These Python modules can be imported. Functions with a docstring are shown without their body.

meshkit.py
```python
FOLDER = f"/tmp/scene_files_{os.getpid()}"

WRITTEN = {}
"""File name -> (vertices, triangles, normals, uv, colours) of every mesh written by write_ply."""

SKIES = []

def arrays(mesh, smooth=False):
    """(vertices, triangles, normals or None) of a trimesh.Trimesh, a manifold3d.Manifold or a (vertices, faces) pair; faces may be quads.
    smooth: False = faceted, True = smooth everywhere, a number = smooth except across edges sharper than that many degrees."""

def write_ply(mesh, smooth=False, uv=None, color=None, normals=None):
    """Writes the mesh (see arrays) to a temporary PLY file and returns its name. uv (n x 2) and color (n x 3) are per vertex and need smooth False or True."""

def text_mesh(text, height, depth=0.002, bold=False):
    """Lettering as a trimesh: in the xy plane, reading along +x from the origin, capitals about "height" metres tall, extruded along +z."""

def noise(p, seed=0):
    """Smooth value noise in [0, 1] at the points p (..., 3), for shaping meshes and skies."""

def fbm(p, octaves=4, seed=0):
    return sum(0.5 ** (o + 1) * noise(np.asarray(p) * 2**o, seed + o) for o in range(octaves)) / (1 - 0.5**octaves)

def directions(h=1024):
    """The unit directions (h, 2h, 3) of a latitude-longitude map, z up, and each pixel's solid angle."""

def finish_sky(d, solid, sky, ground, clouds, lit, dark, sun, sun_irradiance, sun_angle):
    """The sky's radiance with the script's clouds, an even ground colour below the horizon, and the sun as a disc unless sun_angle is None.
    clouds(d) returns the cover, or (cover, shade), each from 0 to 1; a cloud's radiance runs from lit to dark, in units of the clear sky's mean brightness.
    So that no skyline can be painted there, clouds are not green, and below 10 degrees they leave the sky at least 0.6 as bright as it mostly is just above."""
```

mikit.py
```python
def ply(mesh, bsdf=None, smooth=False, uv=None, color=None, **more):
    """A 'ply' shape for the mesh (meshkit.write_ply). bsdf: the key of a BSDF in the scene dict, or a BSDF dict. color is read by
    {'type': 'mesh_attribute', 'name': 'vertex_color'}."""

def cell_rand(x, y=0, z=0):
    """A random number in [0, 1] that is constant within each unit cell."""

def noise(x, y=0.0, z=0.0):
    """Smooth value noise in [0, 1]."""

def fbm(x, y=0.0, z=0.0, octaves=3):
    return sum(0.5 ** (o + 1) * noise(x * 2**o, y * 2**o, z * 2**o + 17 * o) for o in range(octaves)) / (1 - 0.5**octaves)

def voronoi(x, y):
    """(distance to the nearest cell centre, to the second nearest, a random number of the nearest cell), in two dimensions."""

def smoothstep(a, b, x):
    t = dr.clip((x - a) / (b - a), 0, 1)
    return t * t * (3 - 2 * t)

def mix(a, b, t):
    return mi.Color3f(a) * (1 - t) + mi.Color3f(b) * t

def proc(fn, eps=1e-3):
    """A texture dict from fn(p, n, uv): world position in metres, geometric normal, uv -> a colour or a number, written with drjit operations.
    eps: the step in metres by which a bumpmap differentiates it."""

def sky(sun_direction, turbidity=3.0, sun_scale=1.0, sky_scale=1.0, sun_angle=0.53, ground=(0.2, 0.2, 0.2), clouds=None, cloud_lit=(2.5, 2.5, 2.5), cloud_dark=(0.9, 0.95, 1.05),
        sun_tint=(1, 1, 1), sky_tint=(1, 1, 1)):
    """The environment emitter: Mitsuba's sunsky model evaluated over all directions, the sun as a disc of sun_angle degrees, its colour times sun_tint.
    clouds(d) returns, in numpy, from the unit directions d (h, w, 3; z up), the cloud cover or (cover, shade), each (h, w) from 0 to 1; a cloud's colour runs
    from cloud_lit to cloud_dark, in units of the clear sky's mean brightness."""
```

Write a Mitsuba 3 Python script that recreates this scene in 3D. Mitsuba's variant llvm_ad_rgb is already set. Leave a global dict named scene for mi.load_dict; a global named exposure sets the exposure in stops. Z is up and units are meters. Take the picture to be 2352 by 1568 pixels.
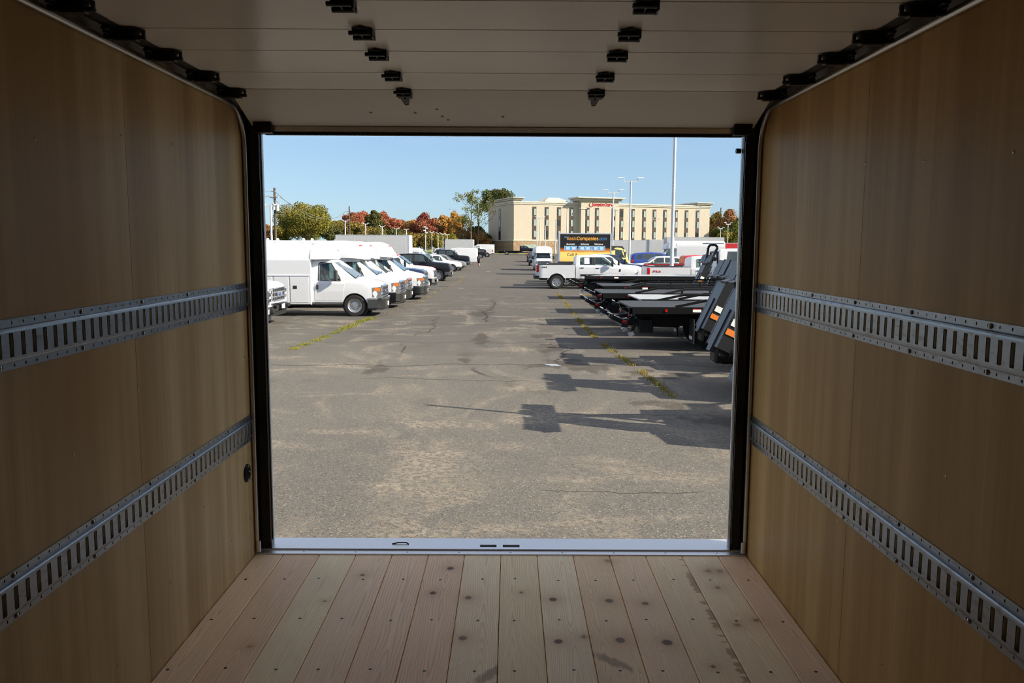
import math
import random
import numpy as np
import trimesh
import manifold3d as m3
import shapely.geometry as sg
from shapely import affinity
import shapely.ops as so
import drjit as dr
import mitsuba as mi
import mikit
import meshkit
from mikit import proc, noise, fbm, voronoi, cell_rand, smoothstep, mix

T = mi.ScalarTransform4f
rng = np.random.default_rng(7)
scene, labels = {}, {}

# ------------------------------------------------------------------ camera
H = 2.42                       # eye above the asphalt
F = 1900.0                     # focal length in pixels of the 2352 x 1568 frame
PITCH, YAW, ROLL = math.radians(6.397), math.radians(0.173), math.radians(0.273)
TILT = 0.403                   # degrees: the box floor rises a little towards the rear


def camera_axes():
    cp, sp, cy, sy = math.cos(PITCH), math.sin(PITCH), math.cos(YAW), math.sin(YAW)
    f = np.array([sy * cp, cy * cp, -sp])
    r = np.array([cy, -sy, 0.0])
    u = np.cross(r, f)
    return f, u * math.cos(ROLL) - r * math.sin(ROLL)


_f, _u = camera_axes()
scene['camera'] = {'type': 'perspective', 'fov_axis': 'x', 'fov': 2 * math.degrees(math.atan(1176 / F)), 'near_clip': 0.05, 'far_clip': 2000.0,
                   'to_world': T().look_at(origin=[0, 0, H], target=[_f[0], _f[1], H + _f[2]], up=_u.tolist())}

# ------------------------------------------------------------------ light
SUN_EL, SUN_AZ = math.radians(31.5), math.radians(-20.9)     # from the right, a little behind the camera
SUN = (math.cos(SUN_EL) * math.cos(SUN_AZ), math.cos(SUN_EL) * math.sin(SUN_AZ), math.sin(SUN_EL))


def clouds(d):
    x, y, z = d[..., 0], d[..., 1], np.maximum(d[..., 2], 0.02)
    el = np.degrees(np.arcsin(np.clip(d[..., 2], -1, 1)))
    az = np.degrees(np.arctan2(x, y))
    n = meshkit.fbm(np.stack([x * 5.0, y * 5.0, z * 26.0], -1), 5, 5)
    veil = np.clip(0.30 + (n - 0.5) * 1.5, 0, 1) * np.clip((el - 5.8) / 9.0, 0, 1)
    return veil


scene['sky'] = mikit.sky(SUN, turbidity=2.6, sun_scale=1.62, sky_scale=1.0, ground=(0.16, 0.15, 0.14), clouds=clouds, cloud_lit=(3.8, 3.6, 3.4), cloud_dark=(1.3, 1.32, 1.4),
                         sun_tint=(0.86, 0.965, 1.11), sky_tint=(1.06, 1.09, 1.15))
exposure = 2.08

# ------------------------------------------------------------------ helpers


def two(b):
    return {'type': 'twosided', 'bsdf': b}


def mat(name, color, rough=0.5, metal=0.0, spec=0.5, **kw):
    c = color if isinstance(color, dict) else {'type': 'rgb', 'value': list(color)}
    scene[name] = two({'type': 'principled', 'base_color': c, 'roughness': rough, 'metallic': metal, 'specular': spec, **kw})


def srgb(r, g, b):
    return tuple(((c / 255 + 0.055) / 1.055) ** 2.4 if c > 10 else c / 255 / 12.92 for c in (r, g, b))


def box(x0, x1, y0, y1, z0, z1):
    return trimesh.creation.box(bounds=[[min(x0, x1), min(y0, y1), min(z0, z1)], [max(x0, x1), max(y0, y1), max(z0, z1)]])


def cbox(x0, x1, y0, y1, z0, z1, c=0.005):
    """A box with chamfered edges."""
    v = []
    for x, sx in ((min(x0, x1), 1), (max(x0, x1), -1)):
        for y, sy in ((min(y0, y1), 1), (max(y0, y1), -1)):
            for z, sz in ((min(z0, z1), 1), (max(z0, z1), -1)):
                v += [(x + sx * c, y + sy * c, z), (x + sx * c, y, z + sz * c), (x, y + sy * c, z + sz * c)]
    return trimesh.convex.convex_hull(np.array(v))


def hull(pts):
    return trimesh.convex.convex_hull(np.asarray(pts, float))


def cyl(p0, p1, r, n=16, r2=None):
    p0, p1 = np.asarray(p0, float), np.asarray(p1, float)
    a = p1 - p0
    a = a / np.linalg.norm(a)
    e = np.cross(a, [0, 0, 1] if abs(a[2]) < 0.9 else [1, 0, 0])
    e /= np.linalg.norm(e)
    g = np.cross(a, e)
    t = np.arange(n) * 2 * np.pi / n
    ring = np.cos(t)[:, None] * e + np.sin(t)[:, None] * g
    v = np.vstack([p0 + ring * r, p1 + ring * (r if r2 is None else r2), [p0], [p1]])
    i = np.arange(n)
    j = (i + 1) % n
    f = np.vstack([np.stack([i, j, j + n], 1), np.stack([i, j + n, i + n], 1), np.stack([j, i, 0 * i + 2 * n], 1), np.stack([i + n, j + n, 0 * i + 2 * n + 1], 1)])
    return trimesh.Trimesh(v, f, process=False)


def beam(p0, p1, w, h, up=(0, 0, 1)):
    """A bar of w x h section between two points."""
    p0, p1, up = np.asarray(p0, float), np.asarray(p1, float), np.asarray(up, float)
    a = (p1 - p0) / np.linalg.norm(p1 - p0)
    s = np.cross(a, up)
    s /= np.linalg.norm(s)
    u = np.cross(s, a)
    v = np.array([p + s * sx * w / 2 + u * sz * h / 2 for p in (p0, p1) for sx, sz in ((-1, -1), (1, -1), (1, 1), (-1, 1))])
    f = np.array([[0, 1, 2], [0, 2, 3], [4, 6, 5], [4, 7, 6], [0, 4, 5], [0, 5, 1], [1, 5, 6], [1, 6, 2], [2, 6, 7], [2, 7, 3], [3, 7, 4], [3, 4, 0]])
    m = trimesh.Trimesh(v, f, process=False)
    if m.volume < 0:
        m.invert()
    return m


def tube(pts, r, n=8):
    return cat([cyl(a, b, r, n) for a, b in zip(pts[:-1], pts[1:])] + [trimesh.creation.icosphere(1, r).apply_translation(p) for p in pts[1:-1]])


def cat(ms):
    return trimesh.util.concatenate([m for m in ms if m is not None])


def ext(poly, depth, plane='xy', at=0.0):
    """shapely polygon extruded: plane xy -> along z, xz -> along y, yz -> along x; 'at' is where it starts."""
    ms = [trimesh.creation.extrude_polygon(g, depth, engine='earcut') for g in getattr(poly, 'geoms', [poly])]
    m = cat(ms)
    v = m.vertices
    if plane == 'xy':
        m.vertices = np.stack([v[:, 0], v[:, 1], v[:, 2] + at], 1)
    elif plane == 'xz':
        m.vertices = np.stack([v[:, 0], at + v[:, 2], v[:, 1]], 1)
    else:
        m.vertices = np.stack([at + v[:, 2], v[:, 0], v[:, 1]], 1)
    if m.volume < 0:
        m.invert()
    return m


def lathe(profile, n=32):
    """profile [(r, h)] about z."""
    return trimesh.creation.revolve(np.array(profile, float), sections=n)


def numbered(key):
    if key not in used:
        used.add(key)
        return key
    n = 1
    while f'{key}_{n:03d}' in used:
        n += 1
    k = f'{key}_{n:03d}'
    used.add(k)
    return k


used = set()


def thing(name, label, cat_, group=None, kind=None):
    key = numbered(name)
    labels[key] = {'label': label}
    if cat_:
        labels[key]['category'] = cat_
    if group:
        labels[key]['group'] = group
    if kind:
        labels[key]['kind'] = kind
    return key


def part(parent, name, mesh, m, smooth=False, label=None, tw=None):
    """One mesh under parent (or at top level when parent is None); mesh may be a ply dict to be shared."""
    key = numbered(f'{parent}__{name}' if parent else name)
    d = dict(mesh) if isinstance(mesh, dict) else mikit.ply(mesh, m, smooth=smooth)
    if isinstance(mesh, dict) and m is not None:
        d['bsdf'] = {'type': 'ref', 'id': m}
    if tw is not None:
        d['to_world'] = tw
    scene[key] = d
    if label:
        labels.setdefault(key, {})['label'] = label
    return key


def sgn_noise(a, b, c):
    return 2 * fbm(a, b, c) - 1

# ------------------------------------------------------------------ materials


def px_(p):
    return p.x


def plywood(p, n, uv):
    side = dr.select(p.x < 0, 0.0, 31.0)
    y, z = p.y, p.z
    sheet = dr.floor((y - 0.35) / 1.22) + side
    streak = fbm(y * 9 + sheet * 7, z * 0.35 + side, 3.0, 4)
    fine = fbm(y * 120, z * 2.2, side + 5, 2)
    blotch = fbm(y * 1.6 + side, z * 0.9, 9.0, 3)
    lo = mix(srgb(171, 144, 103), srgb(172, 136, 85), side / 31.0)
    hi = mix(srgb(199, 174, 132), srgb(196, 162, 108), side / 31.0)
    c = mix(lo, hi, smoothstep(0.25, 0.75, streak))
    c = mix(c, mi.Color3f(srgb(172, 132, 78)), smoothstep(0.5, 0.8, blotch) * 0.55)
    return c * (0.93 + 0.14 * fine)


def pine(p, n, uv):
    x, y = p.x, p.y
    b = dr.floor((x - PLANK0) / PLANKW)
    r1, r2, r3 = cell_rand(b, 1, 1), cell_rand(b, 2, 1), cell_rand(b, 3, 1)
    u = (x - PLANK0) / PLANKW - b
    # growth rings: a slowly wandering cone gives cathedral figures along the board
    w = (fbm(y * 1.3 + r1 * 40, u * 1.2 + r2 * 9, r3 * 20, 3) - 0.5)
    dark, bend = mi.Float(0), mi.Float(0)
    for cx, cy, rad, q in KNOTS:
        dx, dy = x - cx, y - cy
        d2 = dr.sqrt(dx * dx + dy * dy * 0.75 + 1e-8)
        dark = dr.maximum(dark, q * (1 - smoothstep(rad * 0.7, rad * 1.2, d2 + 0.005 * (noise(x * 230, y * 230, 3.0) - 0.5))))
        bend = bend + dr.exp(-d2 / (rad * 2.4)) * 0.9
    cone = (u - 0.5 + 0.5 * (r2 - 0.5)) * 3.2
    ring = dr.sqrt(cone * cone + 0.05) * (3.2 + 2 * r1) + y * (0.55 + 1.1 * r3) * dr.select(r1 > 0.5, 1.0, -1.0) + w * 5.0 + bend * 2.2 + 0.10 * (noise(x * 220, y * 9, 1.0) - 0.5)
    f = ring * (1.3 + 0.8 * r2)
    f = f - dr.floor(f)
    late = smoothstep(0.45, 0.88, f) * (1 - smoothstep(0.9, 1.0, f))
    base = mix(srgb(244, 210, 182), srgb(252, 238, 204), r1)
    base = mix(base, mi.Color3f(srgb(236, 216, 166)), r2 * 0.5)
    c = mix(base, base * mi.Color3f(0.80, 0.66, 0.53), late * (0.42 + 0.45 * fbm(y * 2.1, u * 2 + b, 5.0, 2)))
    grain = fbm(x * 420, y * 6.0, b, 2)
    c = c * (0.9 + 0.2 * grain)
    grey = smoothstep(0.52, 0.75, fbm(x * 3.1 + 4, y * 1.7, 12.0, 3))
    c = mix(c, mi.Color3f(srgb(200, 180, 152)), grey * 0.25)
    # two long dark heartwood stains
    for sx, sy, ang, l, wd in ((-0.055, 2.86, 0.9, 0.17, 0.035), (0.38, 2.95, -0.75, 0.13, 0.03), (-0.10, 2.72, 0.7, 0.12, 0.03)):
        ca, sa = math.cos(ang), math.sin(ang)
        a1, a2 = (x - sx) * ca + (y - sy) * sa, -(x - sx) * sa + (y - sy) * ca
        hit = (1 - smoothstep(0.4, 1.1, dr.sqrt(dr.square(a1 / l) + dr.square(a2 / wd)) + 0.7 * sgn_noise(x * 60, y * 22, sx * 9)))
        c = mix(c, mi.Color3f(srgb(112, 88, 58)), hit * 0.62 * dr.select(dr.abs(b - math.floor((sx - PLANK0) / PLANKW)) < 0.5, 1.0, 0.0))
    c = mix(c, mi.Color3f(srgb(176, 136, 96)), dr.clip(bend * 0.8, 0, 0.6))
    c = mix(c, mi.Color3f(srgb(84, 52, 36)), dark * 0.9)
    # saw-tooth planer marks along the edge of one board
    tooth = dr.select((b > 10.5) & (b < 11.5), 1.0, 0.0) * smoothstep(0.78, 0.84, u - 0.08 * noise(y * 90, 3.0, 1.0)) * smoothstep(0.45, 0.6, noise(y * 40, 1.0, 7.0) * 0.6 + 0.4 * noise(y * 7, 2.0, 2.0))
    return mix(c, c * mi.Color3f(0.55, 0.48, 0.42), tooth)


def galvanised(p, n, uv):
    a, s, _ = voronoi(p.y * 90 + p.x * 40, p.z * 90)
    k = fbm(p.y * 14, p.z * 60, p.x * 14, 3)
    dirt = smoothstep(0.56, 0.74, fbm(p.y * 30, p.z * 110, 4.0 + p.x, 3))
    return mix(mi.Color3f(0.27, 0.295, 0.33) * (0.8 + 0.25 * k + 0.12 * (s - a)), mi.Color3f(0.16, 0.14, 0.12), dirt * 0.55)


KNOTS = [(-0.686, 3.746, 0.011, 0.8), (-0.279, 3.829, 0.017, 1), (-0.337, 3.548, 0.015, 1), (-0.177, 3.499, 0.016, 0.8), (-0.18, 3.124, 0.017, 0.8), (0.49, 3.93, 0.017, 0.5), (0.196, 3.484, 0.017, 1), (0.197, 3.098, 0.017, 1),
         (0.442, 3.472, 0.018, 0.85), (0.442, 3.11, 0.02, 0.9), (0.595, 3.447, 0.015, 0.8), (0.624, 3.093, 0.021, 1), (0.956, 3.808, 0.015, 0.5), (1.011, 3.808, 0.015, 0.5), (0.954, 3.616, 0.012, 0.55), (0.941, 3.246, 0.013, 0.5), (0.3, 3.138, 0.012, 0.6),
         (1.033, 3.29, 0.012, 0.6), (0.057, 3.556, 0.008, 0.8), (0.759, 2.908, 0.009, 0.8), (-0.80, 3.46, 0.006, 0.8), (-1.0, 3.05, 0.01, 0.3), (0.5, 2.3, 0.018, 0.9), (-0.6, 2.2, 0.018, 0.9)]


def asphalt(p, n, uv):
    x, y = p.x, p.y
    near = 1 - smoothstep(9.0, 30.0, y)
    _, _, stone = voronoi(x * 120, y * 105)
    n1 = noise(x * 210, y * 190, 3.0)
    a2, _, stone2 = voronoi(x * 42 + 3, y * 42)
    base = mix(srgb(113, 110, 106), srgb(127, 123, 117), fbm(x * 0.5, y * 0.3, 2.0, 4))
    light = smoothstep(0.72, 1.0, stone) * 0.75 - smoothstep(0.35, 0.0, stone) * 0.36 + (stone2 - 0.5) * 0.22 * smoothstep(0.6, 0.1, a2)
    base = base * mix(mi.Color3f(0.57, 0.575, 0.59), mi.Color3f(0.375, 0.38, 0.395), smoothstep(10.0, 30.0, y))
    hue = mix(mi.Color3f(0.93, 1.0, 1.06), mi.Color3f(1.10, 1.0, 0.88), noise(x * 47 + 9, y * 47, 6.0))
    light = light * 0.75 + (n1 - 0.5) * 0.9
    c = base * mix(mi.Color3f(1), hue, 0.5 + 0.5 * near) * (1 + light * (0.34 + 0.5 * near))
    _, _, fleck = voronoi(x * 70 + 5, y * 62)
    c = c * (1 + near * (0.75 * smoothstep(0.92, 0.96, fleck) - 0.38 * smoothstep(0.10, 0.05, fleck)))
    # sand that has been washed into the dips: long thin streaks across and along the lane
    wx, wy = x + 0.9 * sgn_noise(x * 0.5, y * 0.35, 1.0), y + 0.9 * sgn_noise(x * 0.4, y * 0.5, 8.0)
    s1 = smoothstep(0.57, 0.80, fbm(wx * 0.8, wy * 2.2, 4.0, 5))
    s2 = smoothstep(0.58, 0.82, fbm(wx * 2.4, wy * 0.5, 14.0, 5))
    fade = 1 - smoothstep(24.0, 48.0, y) * 0.75
    ripple = smoothstep(0.35, 0.7, fbm(x * 26, y * 26, 3.0, 2))
    c = mix(c, mi.Color3f(srgb(138, 128, 115)) * (0.82 + 0.3 * stone), dr.clip(s1 * 0.75 + s2 * 0.6, 0, 0.9) * (0.30 + 0.55 * ripple) * smoothstep(0.15, 0.65, n1 * 0.6 + 0.4 * ripple + 0.12) * fade)
    # a beige trail that leads out from the sill, and a lip of sand across it
    trail = dr.exp(-dr.square((x + 0.75 + 0.12 * (y - 7) - 0.35 * sgn_noise(y * 0.8, 2.0, 3.0)) / (0.28 + 0.03 * y))) * (1 - smoothstep(10.0, 16.0, y)) * smoothstep(0.3, 0.6, fbm(x * 3, y * 1.6, 21.0, 3))
    lip = dr.exp(-dr.square((y - 7.0 - 0.18 * x - 0.1 * sgn_noise(x * 1.3, 1.0, 5.0)) / 0.1)) * smoothstep(-1.4, -0.9, x) * (1 - smoothstep(1.2, 2.4, x))
    c = mix(c, mi.Color3f(srgb(140, 130, 117)), dr.clip(trail * 0.5 + lip * 0.5, 0, 0.75) * smoothstep(0.2, 0.7, n1 * 0.55 + 0.45 * ripple))
    # dark damp stains and oil
    stain = 0.6 * smoothstep(0.66, 0.86, fbm(x * 1.5 + 3, y * 1.0, 40.0, 5)) * smoothstep(12.0, 15.0, y) * (1 - smoothstep(45.0, 70.0, y))
    for sx, sy, rx, ry in ((1.15, 17.2, 0.75, 0.95), (0.9, 20.0, 0.35, 1.2), (-0.95, 17.9, 0.13, 0.9), (-0.75, 22.5, 0.2, 1.6), (-1.0, 31.5, 0.35, 1.8), (2.9, 11.6, 0.5, 0.4), (2.4, 12.8, 0.35, 0.35), (3.2, 15.9, 0.9, 0.5), (-2.7, 16.6, 0.25, 1.0), (0.9, 23.0, 0.45, 0.5)):
        d = dr.sqrt(dr.square((x - sx) / rx) + dr.square((y - sy) / ry)) + 1.5 * sgn_noise(x * 3.6, y * 2.0, sx * 5)
        stain = dr.maximum(stain, 0.95 * (1 - smoothstep(0.55, 1.2, d)))
    c = mix(c, mi.Color3f(srgb(50, 45, 41)), dr.clip(stain, 0, 1) * 0.6)
    # cracks
    crack = mi.Float(0)
    for yc, x0, x1, amp, wd in ((8.05, 0.2, 2.1, 0.10, 0.012), (11.9, 0.6, 6.0, 0.09, 0.012), (15.2, -2.9, 0.5, 0.16, 0.025), (17.1, -5.2, 5.0, 0.18, 0.035), (21.3, -5.0, 2.0, 0.22, 0.035), (26.5, -6.0, 3.2, 0.25, 0.045), (33.0, -5.0, 2.5, 0.3, 0.04), (43.0, -5.0, 3.0, 0.3, 0.05), (57.0, -5.0, 6.0, 0.3, 0.06)):
        d = dr.abs(y - yc - amp * sgn_noise(x * 0.9, yc, 7.0) * 2 - amp * 0.45 * sgn_noise(x * 4, yc, 9.0) - 0.03 * sgn_noise(x * 19, yc, 4.0))
        crack = dr.maximum(crack, (1 - smoothstep(wd * 0.5, wd * 1.6, d)) * smoothstep(x0, x0 + 0.3, x) * (1 - smoothstep(x1 - 0.3, x1, x)))
    for xc, y0, y1, amp, wd in ((-0.72, 15.0, 40.0, 0.25, 0.04), (0.95, 17.0, 26.0, 0.3, 0.03), (-2.6, 16.0, 30.0, 0.3, 0.025)):
        d = dr.abs(x - xc - amp * sgn_noise(y * 0.45, xc, 3.0) * 2 - amp * 0.45 * sgn_noise(y * 1.8, xc, 5.0) - 0.05 * sgn_noise(y * 8, xc, 2.0))
        crack = dr.maximum(crack, (1 - smoothstep(wd * 0.5, wd * 1.8, d)) * smoothstep(y0, y0 + 1, y) * (1 - smoothstep(y1 - 2, y1, y)) * smoothstep(0.35, 0.5, noise(y * 0.5, xc, 2.0)))
    return mix(c, mi.Color3f(srgb(46, 41, 37)), crack * 0.8)


PLANK0, PLANKW = -1.3088, 0.1814
mat('plywood', proc(plywood), 0.45, spec=0.11)
mat('pine', proc(pine), 0.55, spec=0.2)
mat('galvanised', proc(galvanised), 0.34, metal=0.85)
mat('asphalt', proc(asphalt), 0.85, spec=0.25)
mat('door_panel', (0.72, 0.70, 0.66), 0.24, spec=0.26)
mat('black_steel', (0.009, 0.009, 0.0095), 0.34, spec=0.25)
mat('dark_steel', (0.05, 0.05, 0.053), 0.35, metal=0.4)
mat('rail_metal', (0.55, 0.53, 0.50), 0.3, metal=0.9)
mat('aluminium', (0.72, 0.74, 0.78), 0.33, metal=0.75)
mat('bolt', (0.35, 0.33, 0.31), 0.25, metal=1.0)
mat('bronze_post', (0.035, 0.029, 0.024), 0.3, spec=0.5)
mat('white_frame', (0.75, 0.76, 0.78), 0.35)
mat('screw_hole', (0.02, 0.017, 0.014), 0.6)
mat('joint_shadow', (0.03, 0.027, 0.024), 0.8)
mat('shell_white', (0.8, 0.8, 0.8), 0.35)

# ------------------------------------------------------------------ the truck box (its own frame: camera at the origin, x right, y to the rear door, z up)
BOX = T().translate([0, 0, H]).rotate([1, 0, 0], TILT)
XL, XR, YD, ZF = -1.270, 1.195, 3.99, -1.554
ZDOOR, ZTRIM = 0.652, 0.627
YFRONT = -1.9                                         # front bulkhead behind the camera


def bpart(parent, name, mesh, m, smooth=False, label=None, kind=None):
    k = part(parent, name, mesh, m, smooth, label, BOX)
    if kind:
        labels.setdefault(k, {})['kind'] = kind
    return k


def structure(name, label):
    return thing(name, label, None, kind='structure')


# walls: 4 ft plywood sheets with a hairline joint, each a part
for name, x, s, seam in (('wall_left', XL, -1, 2.79), ('wall_right', XR, 1, 2.83)):
    w = structure(name, f'birch plywood lined wall on the {name[5:]} side of the box')
    edges = [seam - 4.88, seam - 3.66, seam - 2.44, seam - 1.22, seam, 4.028]
    for a, b in zip(edges[:-1], edges[1:]):
        top = ZTRIM + 0.01
        if b == edges[-1]:      # the last sheet is cut round under the bend of the door track
            pts = [(a + .001, ZF - 0.02), (b, ZF - 0.02)] + [(b - 0.24 + 0.24 * math.cos(t), top - 0.30 + 0.30 * math.sin(t)) for t in np.linspace(0, math.pi / 2, 14)] + [(a + .001, top)]
        else:
            pts = [(a + .001, ZF - 0.02), (b - .001, ZF - 0.02), (b - .001, top), (a + .001, top)]
        bpart(w, 'panel', ext(sg.Polygon(pts), 0.012, 'yz', x if s > 0 else x - 0.012), 'plywood')
    # outer skin behind the lining
    bpart(w, 'outer_skin', box(x + s * 0.03, x + s * 0.075, YFRONT, 4.085, ZF - 0.25, 0.93), 'shell_white')
# screws seen on the plywood, given where they sit on the sheets
for name, x, s, spots in (('wall_left', XL, -1, ((2.26, 0.27), (2.76, 0.34), (3.17, 0.36), (3.75, 0.33), (3.93, -0.55), (3.93, -1.35), (2.36, -0.62), (2.45, -.9), (2.79, -.51), (2.12, -.9), (2.55, -1.37), (2.98, -1.27), (3.35, -1.1), (3.66, -1.36))),
                          ('wall_right', XR, 1, ((2.0, 0.22), (2.43, 0.24), (2.83, 0.27), (2.76, -0.55), (3.6, -0.6), (2.2, -0.63), (2.5, -1.33), (3.2, -1.33), (3.6, -1.3), (2.9, -1.0), (2.13, -1.2)))):
    for y, z in spots:
        m = lathe([(0, 0), (0.0045, 0), (0.0045, 0.0012), (0.002, 0.0018), (0.0016, 0.0006), (0, 0.0006)], 12)
        m.apply_transform(trimesh.transformations.rotation_matrix(-s * math.pi / 2, [0, 1, 0]))
        bpart(name, 'screw', m.apply_translation([x, y, z]), 'bolt')

# floor: shiplap pine boards, each a part with its screws
fl = structure('floor', 'pale knotty pine board floor of the truck box')
hole = lathe([(0, 0.0004), (0.0065, 0.0004), (0.0065, -0.004), (0, -0.004)], 10)
hole_ply = mikit.ply(hole, 'screw_hole')
prng = np.random.default_rng(3)
for k in range(15):
    a, b = PLANK0 + k * PLANKW, PLANK0 + (k + 1) * PLANKW
    a2, b2 = max(a + 0.0013, XL + 0.002), min(b - 0.0013, XR - 0.002)
    if b2 - a2 < 0.02:
        continue
    c = 0.004
    prof = sg.Polygon([(a2, ZF - 0.03), (b2, ZF - 0.03), (b2, ZF - c), (b2 - c, ZF), (a2 + c, ZF), (a2, ZF - c)])
    pl = bpart(fl, 'plank', ext(prof, YD - 0.004 - YFRONT, 'xz', YFRONT), 'pine')
    for y in (2.04, 2.45, 2.865, 3.275, 3.69):
        xx = (a + b) / 2 + prng.uniform(-0.02, 0.02) - 0.01
        key = numbered(f'{pl}__screw')
        scene[key] = {**hole_ply, 'to_world': BOX @ T().translate([min(max(xx, a2 + 0.02), b2 - 0.02), y + prng.uniform(-0.012, 0.012), ZF])}
bpart(fl, 'subfloor', box(XL - .02, XR + .02, YFRONT, YD - .005, ZF - 0.09, ZF - 0.032), 'joint_shadow')
bpart(fl, 'chassis_rail', cat([box(-0.45, -0.37, -5.5, 3.9, ZF - 0.35, ZF - 0.09), box(0.37, 0.45, -5.5, 3.9, ZF - 0.35, ZF - 0.09)]), 'black_steel')

ce = structure('ceiling', 'white roof sheet above the rolled up door')
bpart(ce, 'roof_sheet', box(XL - 0.08, XR + 0.08, YFRONT, 4.085, 0.90, 0.95), 'shell_white')
wf = structure('wall_front', 'plywood bulkhead at the front of the box')
bpart(wf, 'panel', box(XL - 0.05, XR + 0.05, YFRONT - 0.03, YFRONT, ZF - 0.1, 0.9), 'plywood')

# ------------------------------------------------------------------ rear frame and sill
fr = structure('door_1', 'dark rear door frame of the truck box')
for s, xi, xw, xf in ((-1, -1.196, XL, -1.204), (1, 1.118, XR, 1.126)):
    post = cat([cbox(xi, xw + s * 0.03, 4.05, 4.075, ZF + 0.012, 0.62, 0.002), cbox(xi, xi + s * 0.006, 4.03, 4.055, ZF + 0.012, 0.56, 0.002), cbox(xi + s * 0.020, xi + s * 0.024, 4.035, 4.052, ZF + 0.012, 0.5, 0.001)])
    bpart(fr, 'post', post, 'bronze_post')
    bpart(fr, 'outer_flange', cbox(xf, xw + s * 0.08, 4.078, 4.12, ZF - 0.02, 0.95, 0.003), 'white_frame')
bpart(fr, 'header', cbox(XL, XR, 4.05, 4.075, 0.545, 0.92, 0.004), 'bronze_post')
bpart(fr, 'outer_header', cbox(XL - .07, XR + .07, 4.085, 4.11, 0.545, 0.95, 0.003), 'white_frame')
bpart(fr, 'bumper_stop', cat([cyl((1.12, 4.1, 0.448), (1.097, 4.1, 0.448), 0.012, 14)]), 'black_steel', 30)
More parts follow.
